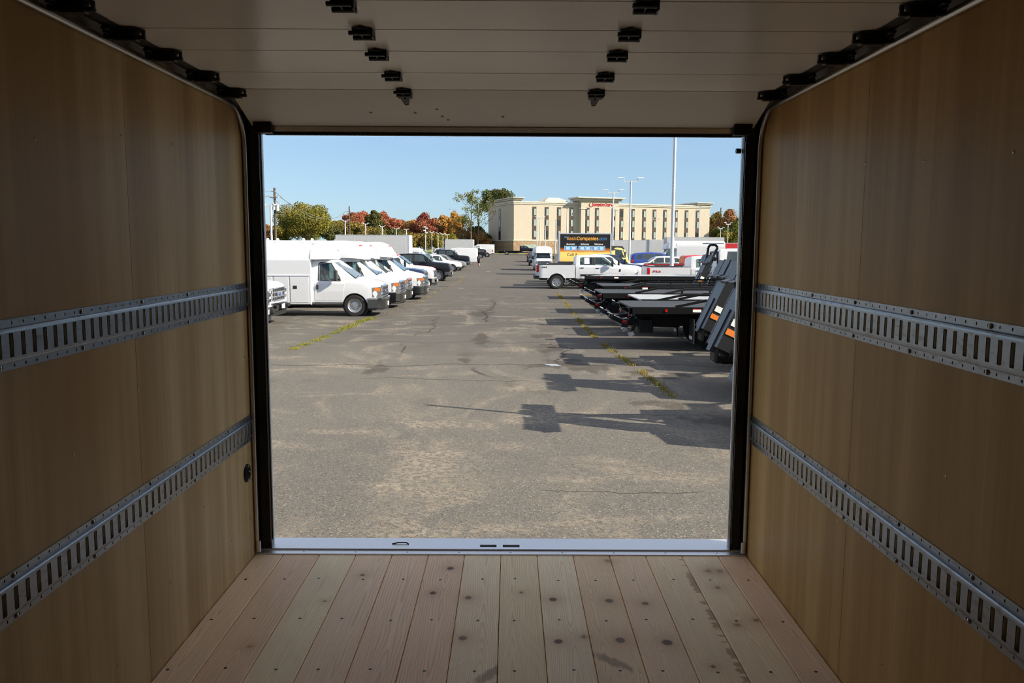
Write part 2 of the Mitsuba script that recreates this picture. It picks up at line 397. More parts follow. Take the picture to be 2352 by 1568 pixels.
# aluminium sill: a step plate with a raised ridge, two slots and screw heads
sill = sg.Polygon([(XL + .003, 4.045), (XR - .003, 4.045), (XR - .003, 4.205), (XL + .003, 4.205)]).difference(so.unary_union([sg.box(-0.147, 4.078, -0.062, 4.112), sg.box(-0.030, 4.078, 0.056, 4.112)]))
bpart(fr, 'sill_plate', cat([ext(sill, 0.012, 'xy', ZF - 0.004), box(XL + .003, XR - .003, 4.195, 4.21, ZF - 0.25, ZF + 0.004)]), 'aluminium')
bpart(fr, 'sill_strip', cat([cbox(XL + .002, XR - .002, 3.985, 4.04, ZF - 0.01, ZF + 0.006, 0.002), cbox(XL + .002, XR - .002, 4.036, 4.052, ZF - 0.01, ZF + 0.013, 0.002)]), 'aluminium')
for k in range(9):
    bpart(fr, 'sill_screw', cyl((-1.03 + 0.26 * k, 4.012, ZF + 0.004), (-1.03 + 0.26 * k, 4.012, ZF + 0.0075), 0.005, 10), 'bolt')
for x in (-0.103, 0.012):
    bpart(fr, 'slot_lining', box(x - 0.048, x + 0.048, 4.074, 4.116, ZF - 0.05, ZF - 0.006), 'black_steel')
bpart(fr, 'bent_wire', tube([(-0.60, 4.115, ZF + 0.010), (-0.57, 4.122, ZF + 0.014), (-0.53, 4.125, ZF + 0.014), (-0.515, 4.112, ZF + 0.010)], 0.003, 6), 'joint_shadow')

# ------------------------------------------------------------------ roll-up door stored under the roof
rd = thing('roll_up_door', 'grey panelled roll-up door stored overhead with black hinges', 'roll-up door')
JY = [0.60, 0.92, 1.24, 1.56, 1.88, 2.135, 2.338, 2.650, 2.941, 3.308, 3.638]
JZ = [ZDOOR] * 10 + [ZDOOR - 0.004]
XA, XB = -1.205, 1.135
END = (3.955, 0.535)


def slab(p, q, th=0.02, g=0.0013, x0=XA, x1=XB):
    p, q = np.array(p), np.array(q)
    d = (q - p) / np.linalg.norm(q - p)
    n = np.array([-d[1], d[0]])
    a, b = p + d * g, q - d * g
    c = 0.003
    poly = sg.Polygon([a + n * c, a + d * c, b - d * c, b + n * c, b + n * th, a + n * th])
    return ext(poly, x1 - x0, 'yz', x0)


for k in range(len(JY) - 1):
    bpart(rd, 'panel', slab((JY[k], JZ[k]), (JY[k + 1], JZ[k + 1])), 'door_panel')
bpart(rd, 'panel', slab((JY[-1], JZ[-1]), END), 'door_panel')
e0 = np.array(END)
rail = sg.Polygon([(3.945, 0.548), (3.948, 0.532), (3.958, 0.512), (3.978, 0.505), (3.99, 0.512), (3.99, 0.555), (3.965, 0.560)])
bpart(rd, 'bottom_rail', ext(rail, 2.24, 'yz', -1.145), 'rail_metal')
bpart(rd, 'bottom_seal', cbox(-1.15, 1.09, 3.965, 3.99, 0.497, 0.506, 0.002), 'black_steel')
bpart(rd, 'joint_backing', box(XA, XB, 0.6, 3.64, ZDOOR + 0.021, ZDOOR + 0.026), 'joint_shadow')
rnd = np.random.default_rng(5)
for x, y, z in [(-0.63, 3.83, 0.578), (-0.43, 3.83, 0.578), (-0.33, 3.80, .59), (-0.31, 3.86, .567), (-0.285, 3.89, .556), (-0.035, 3.86, .567), (0.0, 3.952, 0.524), (-0.52, 3.952, .524), (0.09, 3.952, .524)]:
    m = trimesh.creation.icosphere(1, 0.007).apply_scale([1, 1, 0.45]).apply_translation([x, y, z - 0.001])
    bpart(rd, 'rivet', m, 'rail_metal', True)


def hinge(last=False):
    """A two-leaf door hinge hanging under the joint, in its own frame: x across, y along the door, z down from the panel."""
    k = []
    up = sg.Polygon([(-0.055, 0.0), (-0.045, -0.012), (-0.03, -0.03), (-0.008, -0.042), (0.012, -0.042), (0.045, -0.015), (0.055, 0.0)]).difference(so.unary_union([sg.Point(-0.004, -0.027).buffer(0.008), sg.Point(0.02, -0.018).buffer(0.006), sg.Point(-.024, -.014).buffer(.006)]))
    lo = affinity.scale(up, -1, -1, origin=(0, 0)) if not last else sg.Polygon([(-0.05, 0), (0.055, 0), (0.055, 0.05), (0.035, 0.052), (0.018, 0.10), (-0.012, 0.10), (-0.03, 0.052), (-0.046, 0.05)]).difference(so.unary_union([sg.Point(0.003, 0.045).buffer(0.008), sg.Point(0.003, 0.09).buffer(0.007)]))
    k.append(ext(up, 0.005, 'xy', -0.012))
    leaf_ = ext(lo, 0.005, 'xy', -0.012)
    if last:
        leaf_.vertices[:, 2] -= leaf_.vertices[:, 1] * 0.46
    k.append(leaf_)
    k.append(cyl((-0.062, -0.016, -0.020), (0.050, -0.016, -0.020), 0.0085, 10))
    k.append(cyl((-0.050, 0.018, -0.026), (0.062, 0.018, -0.026), 0.0100, 10))
    for e in (-0.046, 0.038):
        k.append(cbox(e, e + 0.008, -0.018, 0.020, -0.024, 0.0, 0.002))
    k.append(cyl((0.0, -0.016, -0.022), (0.0, 0.018, -0.026), 0.006, 8))
    k.append(cbox(0.052, 0.060, -0.018, 0.03, -0.035, -0.0, 0.002))
    k.append(cyl((-0.003, -0.028, -0.015), (-0.003, -0.028, 0.001), 0.006, 8))
    k.append(cyl((0.004, 0.029, -0.015), (0.004, 0.029, 0.001), 0.006, 8))
    return cat(k)


def roller(s):
    """Roller bracket at the door edge; s = -1 left, 1 right. Origin at the joint on the door edge."""
    k = [ext(sg.Polygon([(0.015 * -s, -0.035), (-s * 0.10, -0.022), (-s * 0.12, 0.0), (-s * 0.10, 0.03), (s * 0.0, 0.035), (s * 0.012, 0.0)]), 0.006, 'xy', -0.012)]
    k.append(cbox(-s * 0.10, s * 0.005, -0.016, 0.016, -0.05, -0.008, 0.004))
    k.append(cyl((-s * 0.13, 0.0, -0.036), (s * 0.042, 0.0, -0.036), 0.0075, 10))
    k.append(cyl((s * 0.02, 0.0, -0.030), (s * 0.040, 0.0, -0.030), 0.015, 18))
    k.append(cyl((-s * 0.095, 0.022, -0.03), (-s * 0.02, 0.022, -0.03), 0.012, 10))
    k.append(ext(sg.Polygon([(s * 0.012, -0.05), (s * 0.02, -0.05), (s * 0.02, 0.03), (s * 0.012, 0.03)]), 0.03, 'xy', -0.03))
    k.append(cbox(-s * .01, s * .02, -0.065, -0.03, -0.022, -0.012, .002))
    k.append(cyl((-s * 0.115, 0.012, -0.03), (-s * 0.115, 0.012, -0.004), 0.008, 8))
    return cat(k)


hp, hp2 = (mikit.ply(hinge(q).apply_scale([0.6, 1.2, 0.8]), 'black_steel') for q in (False, True))
rp = {s: mikit.ply(roller(s).apply_scale([0.72, 1, 0.8]), 'black_steel') for s in (-1, 1)}
for i, (y, z) in enumerate(zip(JY, JZ)):
    if y < 1.2:
        continue
    for x in (-0.46, 0.365):
        key = numbered(f'{rd}__hinge')
        scene[key] = {**(hp2 if i == len(JY) - 1 else hp), 'to_world': BOX @ T().translate([x, y, z])}
    for s, x in ((-1, -1.222), (1, 1.150)):
        key = numbered(f'{rd}__roller_bracket')
        scene[key] = {**rp[s], 'to_world': BOX @ T().translate([x, y, z])}
# bottom corner brackets
for s, x in ((-1, -1.19), (1, 1.12)):
    br = cat([cbox(x, x - s * 0.085, 3.91, 3.985, 0.50, 0.552, 0.004), ext(sg.Polygon([(x, 0.50), (x - s * 0.085, 0.50), (x - s * 0.06, 0.585), (x, 0.585)]), 0.01, 'xz', 3.935)] + [cyl((x - s * q, 3.905, 0.512), (x - s * q, 3.915, 0.512), 0.006, 8) for q in (0.018, 0.04, 0.064)])
    bpart(rd, 'corner_bracket', br, 'black_steel')

# ------------------------------------------------------------------ door tracks and the bright edge rails below them


def sweep_path(s, xw, ye):
    """Points (y, z) of the track: level, a quarter bend, then down beside the door."""
    R = 0.19
    lvl = [(y, 0.0) for y in np.linspace(YFRONT + 0.2, ye - R, 24)]
    bend = [(ye - R + R * math.sin(t), -R + R * math.cos(t)) for t in np.linspace(0, math.pi / 2, 14)[1:]]
    return lvl + bend + [(ye, ZF + 0.02 - 0.63)]


def sweep(section, path):
    """Sweep an (offset outward from the bend, x) section along a (y, z) path; outward is up on the level run."""
    P = np.array(path)
    d = np.gradient(P, axis=0)
    d[0], d[-1] = P[1] - P[0], P[-1] - P[-2]
    d /= np.linalg.norm(d, axis=1)[:, None]
    nrm = np.stack([-d[:, 1], d[:, 0]], 1)
    n = len(section)
    v = np.array([[x, p[0] + o * q[0], p[1] + o * q[1]] for p, q in zip(P, nrm) for o, x in section])
    f = []
    for i in range(len(P) - 1):
        for j in range(n):
            a, b, c, e = i * n + j, i * n + (j + 1) % n, (i + 1) * n + (j + 1) % n, (i + 1) * n + j
            f += [[a, b, c], [a, c, e]]
    cv, cap = trimesh.creation.triangulate_polygon(sg.Polygon(section), engine='earcut')
    near = np.array([int(np.argmin([(a - c[0]) ** 2 + (b - c[1]) ** 2 for a, b in section])) for c in cv])
    cap = near[cap]
    f += [list(t[::-1]) for t in cap] + [[t[0] + (len(P) - 1) * n, t[1] + (len(P) - 1) * n, t[2] + (len(P) - 1) * n] for t in cap]
    m = trimesh.Trimesh(v, np.array(f), process=False)
    if m.volume < 0:
        m.invert()
    return m


for s, xw, nm in ((-1, XL, 'left'), (1, XR, 'right')):
    tr = thing('door_track', f'black steel roll-up door track bending down along the {"birch wall on the left" if s < 0 else "birch wall on the right"}', 'door track')
    path = [(y, z + 0.668) for y, z in sweep_path(s, xw, 4.026)]
    xo, xi = xw - s * 0.036, xw - s * 0.078
    sec = [(-0.022, xi), (-0.022, xo), (0.022, xo), (0.022, xi), (0.017, xi), (0.017, xo - s * 0.006), (-0.017, xo - s * 0.006), (-0.017, xi)]
    bpart(tr, 'channel', sweep(sec, path), 'black_steel', 40)
    # light edge rail that closes the plywood under the track
    rl = structure('trim_1' if s < 0 else 'trim_2', f'bright metal edge rail along the top and rear edge of the {nm} plywood wall')
    t = np.linspace(0, 2 * np.pi, 11)[:-1]
    sec2 = [(-0.012 + 0.011 * math.cos(a), xw - s * 0.0125 - s * 0.011 * math.sin(a)) for a in t]
    path2 = [(y - 0.0, z + ZTRIM) for y, z in sweep_path(s, xw, 4.008)]
    bpart(rl, 'tube', sweep(sec2, path2), 'rail_metal', 40)
    bpart(rl, 'end_cap', cyl((xw - s * 0.0165, 3.996, ZF + 0.013), (xw - s * 0.0165, 3.996, ZF + 0.07), 0.0145, 12), 'rail_metal', 30)

# ------------------------------------------------------------------ slotted cargo tracks on the walls
# (profile of a real strip: two drilled flanges on the wall, a raised slotted face between them)


def cargo_track(s, xw, z0, z1, y_end, slot0):
    zc, hz = (z0 + z1) / 2, (z1 - z0) / 2
    y0 = 1.25
    sx = lambda a: xw - s * a

    def plate(poly, a0, a1):
        return ext(poly, a1 - a0, 'yz', min(sx(a0), sx(a1)))
    fl_h = 0.021
    ms = []
    hs = [slot0 - 0.0508 * 18 + 0.0508 * k for k in range(80)]
    hs = [y for y in hs if y0 + 0.02 < y < y_end - 0.012]
    for a, b in ((zc - hz, zc - hz + fl_h), (zc + hz - fl_h, zc + hz)):
        holes = [affinity.scale(sg.Point(y + 0.0254, (a + b) / 2).buffer(0.0030, 3), 1, 1.5) for y in hs if y + 0.03 < y_end]
        ms.append(plate(sg.box(y0, a, y_end - 0.004, b).difference(so.unary_union(holes)), 0.0012, 0.0034))
    fz = hz - fl_h - 0.012
    slots = [sg.box(y - 0.0092, zc - 0.0305, y + 0.0092, zc + 0.0305).buffer(-0.003).buffer(0.003, 3) for y in hs]
    ms.append(plate(sg.box(y0, zc - fz, y_end, zc + fz).difference(so.unary_union(slots)), 0.0125, 0.0148))
    for k in (-1, 1):        # rounded shoulder between face and flange
        pr = [(0.0034, zc + k * (hz - fl_h)), (0.0034, zc + k * (hz - fl_h - 0.003)), (0.010, zc + k * (fz + 0.007)), (0.0125, zc + k * (fz - 0.001)), (0.0148, zc + k * (fz - 0.001)), (0.0140, zc + k * (fz + 0.006)), (0.0118, zc + k * (fz + 0.010)), (0.007, zc + k * (fz + 0.0122))]
        ms.append(ext(sg.Polygon([(sx(a), z) for a, z in pr]).buffer(0), y_end - y0, 'xz', y0))
    return cat(ms), hs


head = trimesh.creation.icosphere(2, 0.0072)
head.vertices[:, 0] *= 0.75
head_ply = mikit.ply(head, 'bolt', smooth=True)
for s, xw, z0, z1, ye, lab in ((-1, XL, -0.327, -0.197, 4.018, 'upper galvanised slotted cargo track on the left plywood wall'), (-1, XL, -0.969, -0.840, 4.018, 'lower galvanised slotted cargo track on the left plywood wall'),
                               (1, XR, -0.325, -0.188, 4.018, 'upper galvanised slotted cargo track on the right plywood wall'), (1, XR, -0.975, -0.837, 4.018, 'lower galvanised slotted cargo track on the right plywood wall')):
    tk = thing('cargo_track', lab, 'cargo track')
    m, hs = cargo_track(s, xw, z0, z1, ye, 2.073)
    bpart(tk, 'rail', m, 'galvanised')
    for z in (z0 + 0.0105, z1 - 0.0105):
        for i, y in enumerate([4.0] + [3.66 - 0.4064 * k for k in range(6)]):
            key = numbered(f'{tk}__bolt')
            scene[key] = {**head_ply, 'to_world': BOX @ T().translate([xw - s * 0.004, y, z])}

# oval recess by the left post
ov = thing('oval_fitting', 'black oval recessed fitting with shiny screws low on the left wall', 'wall fitting')
o = lathe([(0, -0.004), (0.028, -0.002), (0.034, 0.006), (0.040, 0.008), (0.043, 0.004), (0.044, 0.0), (0.0, 0.0)][::-1], 40)
o.vertices[:, 1] *= 1.0
o.apply_transform(trimesh.transformations.rotation_matrix(math.pi / 2, [0, 1, 0]))
o.vertices[:, 1] *= 1.0
o.vertices[:, 2] *= 1.0
bpart(ov, 'cup', o.apply_translation([XL + 0.001, 3.903, -1.112]), 'black_steel', 30)
for dy, dz in ((-0.0, 0.034), (0.012, 0.006), (0.03, -0.004), (-.004, -0.034)):
    bpart(ov, 'screw', trimesh.creation.icosphere(2, 0.005).apply_translation([XL + 0.008, 3.903 + dy, -1.112 + dz]), 'bolt', True)

# ------------------------------------------------------------------ the lot


def ground_z(y):
    t = np.clip((np.asarray(y, float) - 110) / 110, 0, 1)
    return 1.2 * t * t * (3 - 2 * t)


ys = np.concatenate([np.linspace(-40, 100, 15), np.linspace(105, 230, 26), [260, 320, 420, 700]])
xs = np.linspace(-260, 320, 30)
gx, gy = np.meshgrid(xs, ys)
gv = np.stack([gx.ravel(), gy.ravel(), ground_z(gy.ravel())], 1)
n = len(xs)
gf = np.array([[r * n + c, r * n + c + 1, (r + 1) * n + c + 1, (r + 1) * n + c] for r in range(len(ys) - 1) for c in range(n - 1)])
g = structure('ground', 'weathered grey asphalt of the vehicle lot with sandy streaks and cracks')
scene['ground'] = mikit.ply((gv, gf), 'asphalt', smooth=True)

# ------------------------------------------------------------------ vehicle materials
PAINT = dict(white=(0.615, 0.635, 0.68), black=(0.012, 0.013, 0.018), navy=(0.02, 0.03, 0.075), red=(0.50, 0.016, 0.02), grey=(0.16, 0.165, 0.18), blue=(0.025, 0.06, 0.30), cream=(0.88, 0.66, 0.22), dark_red=(0.16, 0.012, 0.016), silver=(0.5, 0.51, 0.53))
for k_, c_ in PAINT.items():
    mat('paint_' + k_, c_, 0.28 if max(c_) > 0.1 else 0.12, spec=0.5 if max(c_) > 0.1 else 0.25, clearcoat=0.6 if max(c_) > 0.1 else 0.0, clearcoat_gloss=0.9)
mat('box_white', (0.60, 0.62, 0.665), 0.35)
mat('trailer_white', (0.45, 0.465, 0.49), 0.4)
mat('glass_dark', (0.035, 0.05, 0.055), 0.06, spec=0.8)
scene['pane'] = {'type': 'thindielectric', 'int_ior': 1.52, 'specular_transmittance': {'type': 'rgb', 'value': [0.38, 0.53, 0.51]}}
mat('rubber', (0.022, 0.022, 0.023), 0.75, spec=0.3)
mat('chrome', (0.72, 0.73, 0.75), 0.12, metal=1.0)
mat('steel_wheel', (0.5, 0.51, 0.53), 0.3, metal=0.8)
mat('plastic_black', (0.018, 0.018, 0.019), 0.45)
mat('lamp_red', (0.45, 0.01, 0.012), 0.15, spec=0.6)
mat('lamp_orange', (0.85, 0.16, 0.02), 0.2, spec=0.6)
mat('lamp_clear', (0.50, 0.53, 0.56), 0.14, metal=0.85)
mat('interior_grey', (0.10, 0.10, 0.105), 0.8)
mat('paper_white', (0.82, 0.85, 0.84), 0.6)
mat('deck_steel', (0.034, 0.037, 0.043), 0.55, metal=0.1, spec=0.4)
mat('bumper_chrome', (0.22, 0.22, 0.225), 0.2, metal=1.0)
mat('deck_aluminium', (0.46, 0.47, 0.48), 0.35, metal=0.35)
mat('lift_grey', (0.034, 0.035, 0.039), 0.36, metal=0.35)
mat('panel_seam', (0.30, 0.31, 0.33), 0.5)
mat('sticker_orange', (0.8, 0.22, 0.03), 0.5)
mat('text_red', (0.45, 0.02, 0.03), 0.4)
mat('sign_black', (0.014, 0.012, 0.012), 0.35)


class Body:
    """A lofted vehicle body. Stations: x, bottom, half width, shoulder z, half width of the roof, top z."""

    def __init__(self, st):
        self.s = np.array(sorted(st), float)

    def at(self, x):
        return [np.interp(x, self.s[:, 0], self.s[:, k]) for k in range(1, 6)]

    @staticmethod
    def half(zb, w, zs, wt, zt):
        zm = max(zs + 0.35 * (zt - zs), zt - 0.09)
        return np.array([(0, zb), (w * 0.90, zb), (w * 0.985, zb + 0.07), (w, zb + 0.55 * (zs - zb)), (w * 0.985, zs - 0.05), (w * 0.955, zs), (wt + (w * .955 - wt) * 0.06, zm), (wt - 0.05, zt - 0.018), (wt * 0.5, zt + 0.004), (0, zt + 0.012)])

    def ring(self, x, inset=0.0, zfloor=None):
        zb, w, zs, wt, zt = self.at(x)
        if inset:
            zb, w, zs, wt, zt = (zb + inset if zfloor is None else zfloor), w - inset, zs, wt - inset, max(zt - inset, zs + 0.02)
            zb = min(zb, zs - 0.1)
        h = self.half(zb, w, zs, wt, zt)
        return np.vstack([h, (h * [-1, 1])[1:-1][::-1]])

    def loft(self, xs=None, inset=0.0, zfloor=None):
        xs = self.s[:, 0] if xs is None else np.asarray(xs, float)
        R = [self.ring(x, inset, zfloor) for x in xs]
        return loft_rings(xs, R)

    def side(self, x, z):
        h = self.half(*self.at(x))[1:8]
        return float(np.interp(z, h[:, 1], h[:, 0]))

    def panel(self, poly, off=0.006, th=0.02, sides=(-1, 1)):
        """A patch laid on the flank: poly holds (x, z)."""
        P = poly if isinstance(poly, sg.Polygon) else sg.Polygon(poly).buffer(0)
        v, f = trimesh.creation.triangulate_polygon(P, engine='earcut')
        v, f = trimesh.remesh.subdivide_to_size(np.column_stack([v, 0 * v[:, 0]]), f, 0.22)
        m_ = trimesh.Trimesh(v, f, process=True)
        v, f = np.array(m_.vertices)[:, :2], np.array(m_.faces)
        out = []
        for s in sides:
            ys_ = np.array([self.side(a, b) for a, b in v])
            a = np.stack([v[:, 0], s * (ys_ + off), v[:, 1]], 1)
            b = np.stack([v[:, 0], s * (ys_ + off - th), v[:, 1]], 1)
            out.append(shell_between(a, b, f, P, v))
        return cat(out)


def shell_between(a, b, f, P, v):
    n = len(a)
    m = trimesh.Trimesh(a, f, process=False)
    # boundary edges close the rim
    e = np.sort(m.edges, axis=1)
    u, c = np.unique(e, axis=0, return_counts=True)
    keep = {tuple(x) for x in u[c == 1]}
    rim = [(p, q) for p, q in m.edges if tuple(sorted((p, q))) in keep]
    faces = [list(t) for t in f] + [[t[0] + n, t[2] + n, t[1] + n] for t in f]
    for p, q in rim:
        faces += [[q, p, p + n], [q, p + n, q + n]]
    m = trimesh.Trimesh(np.vstack([a, b]), faces, process=False)
    if m.volume < 0:
        m.invert()
    return m


def loft_rings(xs, R):
    n = len(R[0])
    v = np.array([[x, p[0], p[1]] for x, r in zip(xs, R) for p in r])
    f = []
    for i in range(len(xs) - 1):
        for j in range(n):
            a, b, c, d = i * n + j, i * n + (j + 1) % n, (i + 1) * n + (j + 1) % n, (i + 1) * n + j
            f += [[a, b, c], [a, c, d]]
    c0, c1 = len(v), len(v) + 1
    v = np.vstack([v, [[xs[0], 0, R[0][:, 1].mean()]], [[xs[-1], 0, R[-1][:, 1].mean()]]])
    k = (len(xs) - 1) * n
    for j in range(n):
        f += [[c0, (j + 1) % n, j], [c1, k + j, k + (j + 1) % n]]
    m = trimesh.Trimesh(v, np.array(f), process=False)
    if m.volume < 0:
        m.invert()
    return m


def man(m):
    return m3.Manifold(m3.Mesh(np.asarray(m.vertices, np.float32), np.asarray(m.faces, np.uint32)))


def tri(M):
    q = M.to_mesh()
    return trimesh.Trimesh(q.vert_properties[:, :3], q.tri_verts, process=False)


def cut(m, holes):
    M = man(m)
    for h in holes:
        M = M - man(h)
    return tri(M)


def arches(xs, r, w, zc):
    out = []
    for x in xs:
        for s in (-1, 1):
            out.append(cyl((x, s * (w - 0.32), zc), (x, s * (w + 0.3), zc), r, 28))
            out.append(box(x - r, x + r, s * (w - 0.32), s * (w + 0.3), zc - 1, zc))
    return out


def tyre(r, w):
    h = w / 2
    return lathe([(r * 0.62, -h * 0.9), (r * 0.80, -h), (r * 0.95, -h * 0.92), (r, -h * 0.7), (r, h * 0.7), (r * 0.95, h * 0.92), (r * 0.80, h), (r * 0.62, h * 0.9), (r * 0.62, -h * 0.9)], 36)


def rim(r, w, style='steel'):
    h = w / 2
    if style == 'steel':
        m = lathe([(0.0, h * 0.75), (r * 0.13, h * 0.8), (r * 0.16, h * 0.45), (r * 0.36, h * 0.42), (r * 0.42, h * 0.15), (r * 0.54, h * 0.3), (r * 0.58, h * 0.85), (r * 0.64, h * 0.98), (r * 0.645, h * 0.8), (r * 0.60, -h * 0.6), (0.0, -h * 0.6)], 32)
        nuts = [cyl((r * 0.26 * math.cos(a), r * 0.26 * math.sin(a), h * 0.4), (r * 0.26 * math.cos(a), r * 0.26 * math.sin(a), h * 0.56), r * 0.035, 6) for a in np.arange(8) * math.pi / 4]
        holes = [cyl((r * 0.44 * math.cos(a), r * 0.44 * math.sin(a), -h), (r * 0.44 * math.cos(a), r * 0.44 * math.sin(a), h), r * 0.05, 10) for a in np.arange(8) * math.pi / 4 + 0.3]
        return cat([m] + nuts)
    m = [lathe([(r * 0.57, -h * .5), (r * 0.58, h * 0.8), (r * 0.65, h * 0.98), (r * 0.65, h * 0.7), (r * 0.62, -h * 0.5), (r * .57, -h * .5)], 32), cyl((0, 0, h * 0.2), (0, 0, h * 0.8), r * 0.16, 16)]
    for a in np.arange(6) * math.pi / 3:
        m.append(hull([(r * q * math.cos(a + d), r * q * math.sin(a + d), z) for q, d, z in ((0.1, 0.8, h * .72), (0.1, -0.8, h * .72), (0.6, 0.22, h * 0.75), (0.6, -0.22, h * 0.75), (0.6, 0.22, h * 0.5), (0.6, -0.22, h * 0.5), (.1, .8, h * .4), (.1, -.8, h * .4))]))
    m.append(cyl((0, 0, -h * 0.45), (0, 0, -h * .2), r * 0.58, 24))
    return cat(m)


def wheel_at(m, x, y, z, s):
    m = m.copy()
    m.apply_transform(trimesh.transformations.rotation_matrix(math.pi / 2 * (1 if s < 0 else -1), [1, 0, 0]))
    return m.apply_translation([x, y, z])


class Kit:
    """The parts of a vehicle: (path, ply dict, material or the word PAINT)."""

    def __init__(self):
        self.parts = []

    def add(self, path, mesh, m, smooth=False, label=None):
        self.parts.append((path, mikit.ply(mesh, 'rubber', smooth=smooth), m, label))
        return self

    def wheels(self, spots, r, w, style='steel', rim_mat='steel_wheel'):
        for x, y in spots:
            s = -1 if y < 0 else 1
            self.add('wheel', wheel_at(tyre(r, w), x, y, r, s), 'rubber', 35)
            self.add('wheel>rim', wheel_at(rim(r, w, style), x, y, r, s), rim_mat, 30)
            self.add('wheel_well', cat([cyl((x, y - s * (w / 2 + 0.045), r + 0.02), (x, y - s * (w / 2 + 0.06), r + 0.02), r * 1.26, 20)]), 'plastic_black')
        return self

    def place(self, name, label, cat_, X, Y, paint='white', yaw=0.0, z=None, group=None, skip=(), subst=None):
        key = thing(name, label, cat_, group)
        tw = T().translate([X, Y, float(ground_z(Y)) if z is None else z]).rotate([0, 0, 1], yaw)
        last = key
        for path, d, m, lab in self.parts:
            if any(path.startswith(q) for q in skip):
                continue
            m = 'paint_' + paint if m == 'PAINT' else (subst or {}).get(m, m)
            if '>' in path:
                k = part(last, path.split('>')[1], d, m, tw=tw)
            else:
                k = last = part(key, path, d, m, tw=tw)
            if lab:
                labels.setdefault(k, {})['label'] = lab
        return key


def seat(x, y, z):
    return cat([cbox(x - 0.25, x + 0.25, y - 0.24, y + 0.24, z, z + 0.14, 0.04), hull([(x - 0.24, y + s * 0.23, z + 0.1) for s in (-1, 1)] + [(x - 0.10, y + s * 0.23, z + 0.12) for s in (-1, 1)] + [(x - 0.40, y + s * 0.19, z + 0.66) for s in (-1, 1)] + [(x - 0.28, y + s * 0.19, z + 0.68) for s in (-1, 1)]), cbox(x - 0.44, x - 0.33, y - 0.12, y + 0.12, z + 0.70, z + 0.88, 0.03)])


def hood_front(body, kit, sidewin, ws, cabx, hollow, zfloor, extra=(), seats=True):
    """Shell of a cab: wheel arches are cut by the caller through extra; glass, seats and dash follow here.
    sidewin: polygons (x, z); ws: (x_low, x_high, z_low, z_high, half width low, half width high); cabx: the hollow's x range."""
    m = body.loft()
    xl, xh, zl, zh, wl, wh = ws
    # windscreen pane, tilted with the loft
    q = [np.array((xl, -wl, zl)), np.array((xl, wl, zl)), np.array((xh, wh, zh)), np.array((xh, -wh, zh))]
    n = np.cross(q[1] - q[0], q[3] - q[0])
    n /= np.linalg.norm(n)
    if n[0] < 0:
        n = -n
    def slab_of(o0, o1):
        return hull([p + n * o for p in q for o in (o0, o1)])
    holes = list(extra)
    if hollow:
        xs = np.linspace(cabx[0], cabx[1], 8)
        holes.append(body.loft(xs, 0.07, zfloor))
        holes += [ext(sg.Polygon(p), 4.0, 'xz', -2.0) for p in sidewin]
        holes.append(slab_of(-0.25, 0.2))
    m = cut(m, holes)
    kit.add('body', m, 'PAINT', 28)
    if hollow:
        trim = cut(body.loft(xs, 0.072, zfloor + 0.004), [body.loft(np.linspace(cabx[0] + .02, cabx[1] - .02, 8), 0.088, zfloor + 0.03)] + [ext(sg.Polygon(p).buffer(0.01), 4.0, 'xz', -2.0) for p in sidewin] + [slab_of(-0.27, 0.2)])
        kit.add('interior_trim', trim, 'interior_grey')
    for p in sidewin:
        for s in (-1, 1):
            if hollow:
                v, f = trimesh.creation.triangulate_polygon(sg.Polygon(p).buffer(0.012), engine='earcut')
                w = np.array([[a, s * (body.side(a, b) - 0.022), b] for a, b in v])
                kit.add('side_window', trimesh.Trimesh(w, f, process=False), 'pane')
            else:
                kit.add('side_window', body.panel(p, 0.007, 0.02, (s,)), 'glass_dark')
    if hollow:
        v = np.array([p - n * 0.012 for p in q])
        kit.add('windscreen', trimesh.Trimesh(v, [[0, 1, 2], [0, 2, 3]], process=False), 'pane')
        kit.add('dashboard', cat([cbox(xl - 0.42, xl - 0.12, -wl * 0.9, wl * 0.9, zl - 0.42, zl - 0.06, 0.04)]), 'plastic_black')
        t = np.linspace(0, 2 * np.pi, 13)
        kit.add('steering_wheel', tube([(xl - 0.62 + 0.10 * math.sin(a), 0.38 + 0.19 * math.cos(a), zl - 0.02 + 0.17 * math.sin(a)) for a in t], 0.014, 6), 'plastic_black')
        if seats:
            for y in (-0.42, 0.42):
                kit.add('seat', seat(xl - 1.05, y, zl - 0.62), 'interior_grey')
    else:
        kit.add('windscreen', slab_of(-0.02, 0.016), 'glass_dark')
    up = (q[3] - q[0]) / np.linalg.norm(q[3] - q[0])
    for t0, t1 in ((0.10, 0.46), (0.54, 0.90)):
        p0_, p1_ = q[0] * (1 - t0) + q[1] * t0, q[0] * (1 - t1) + q[1] * t1
        kit.add('wiper', beam(p0_ + n * 0.02 + up * 0.02, p1_ + n * 0.02 + up * 0.10, 0.02, 0.025, n), 'plastic_black')


def mirror(x, y, z, s, big=False):
    h = 0.19 if big else 0.12
    return cat([cbox(x - 0.06, x + 0.06, y + s * 0.10, y + s * 0.30, z - h * 0.5, z + h * 1.5, 0.035), tube([(x + 0.02, y - s * 0.03, z), (x, y + s * 0.14, z + 0.02)], 0.02, 6), tube([(x + 0.02, y - s * 0.03, z + h), (x, y + s * 0.14, z + h)], 0.016, 6)])


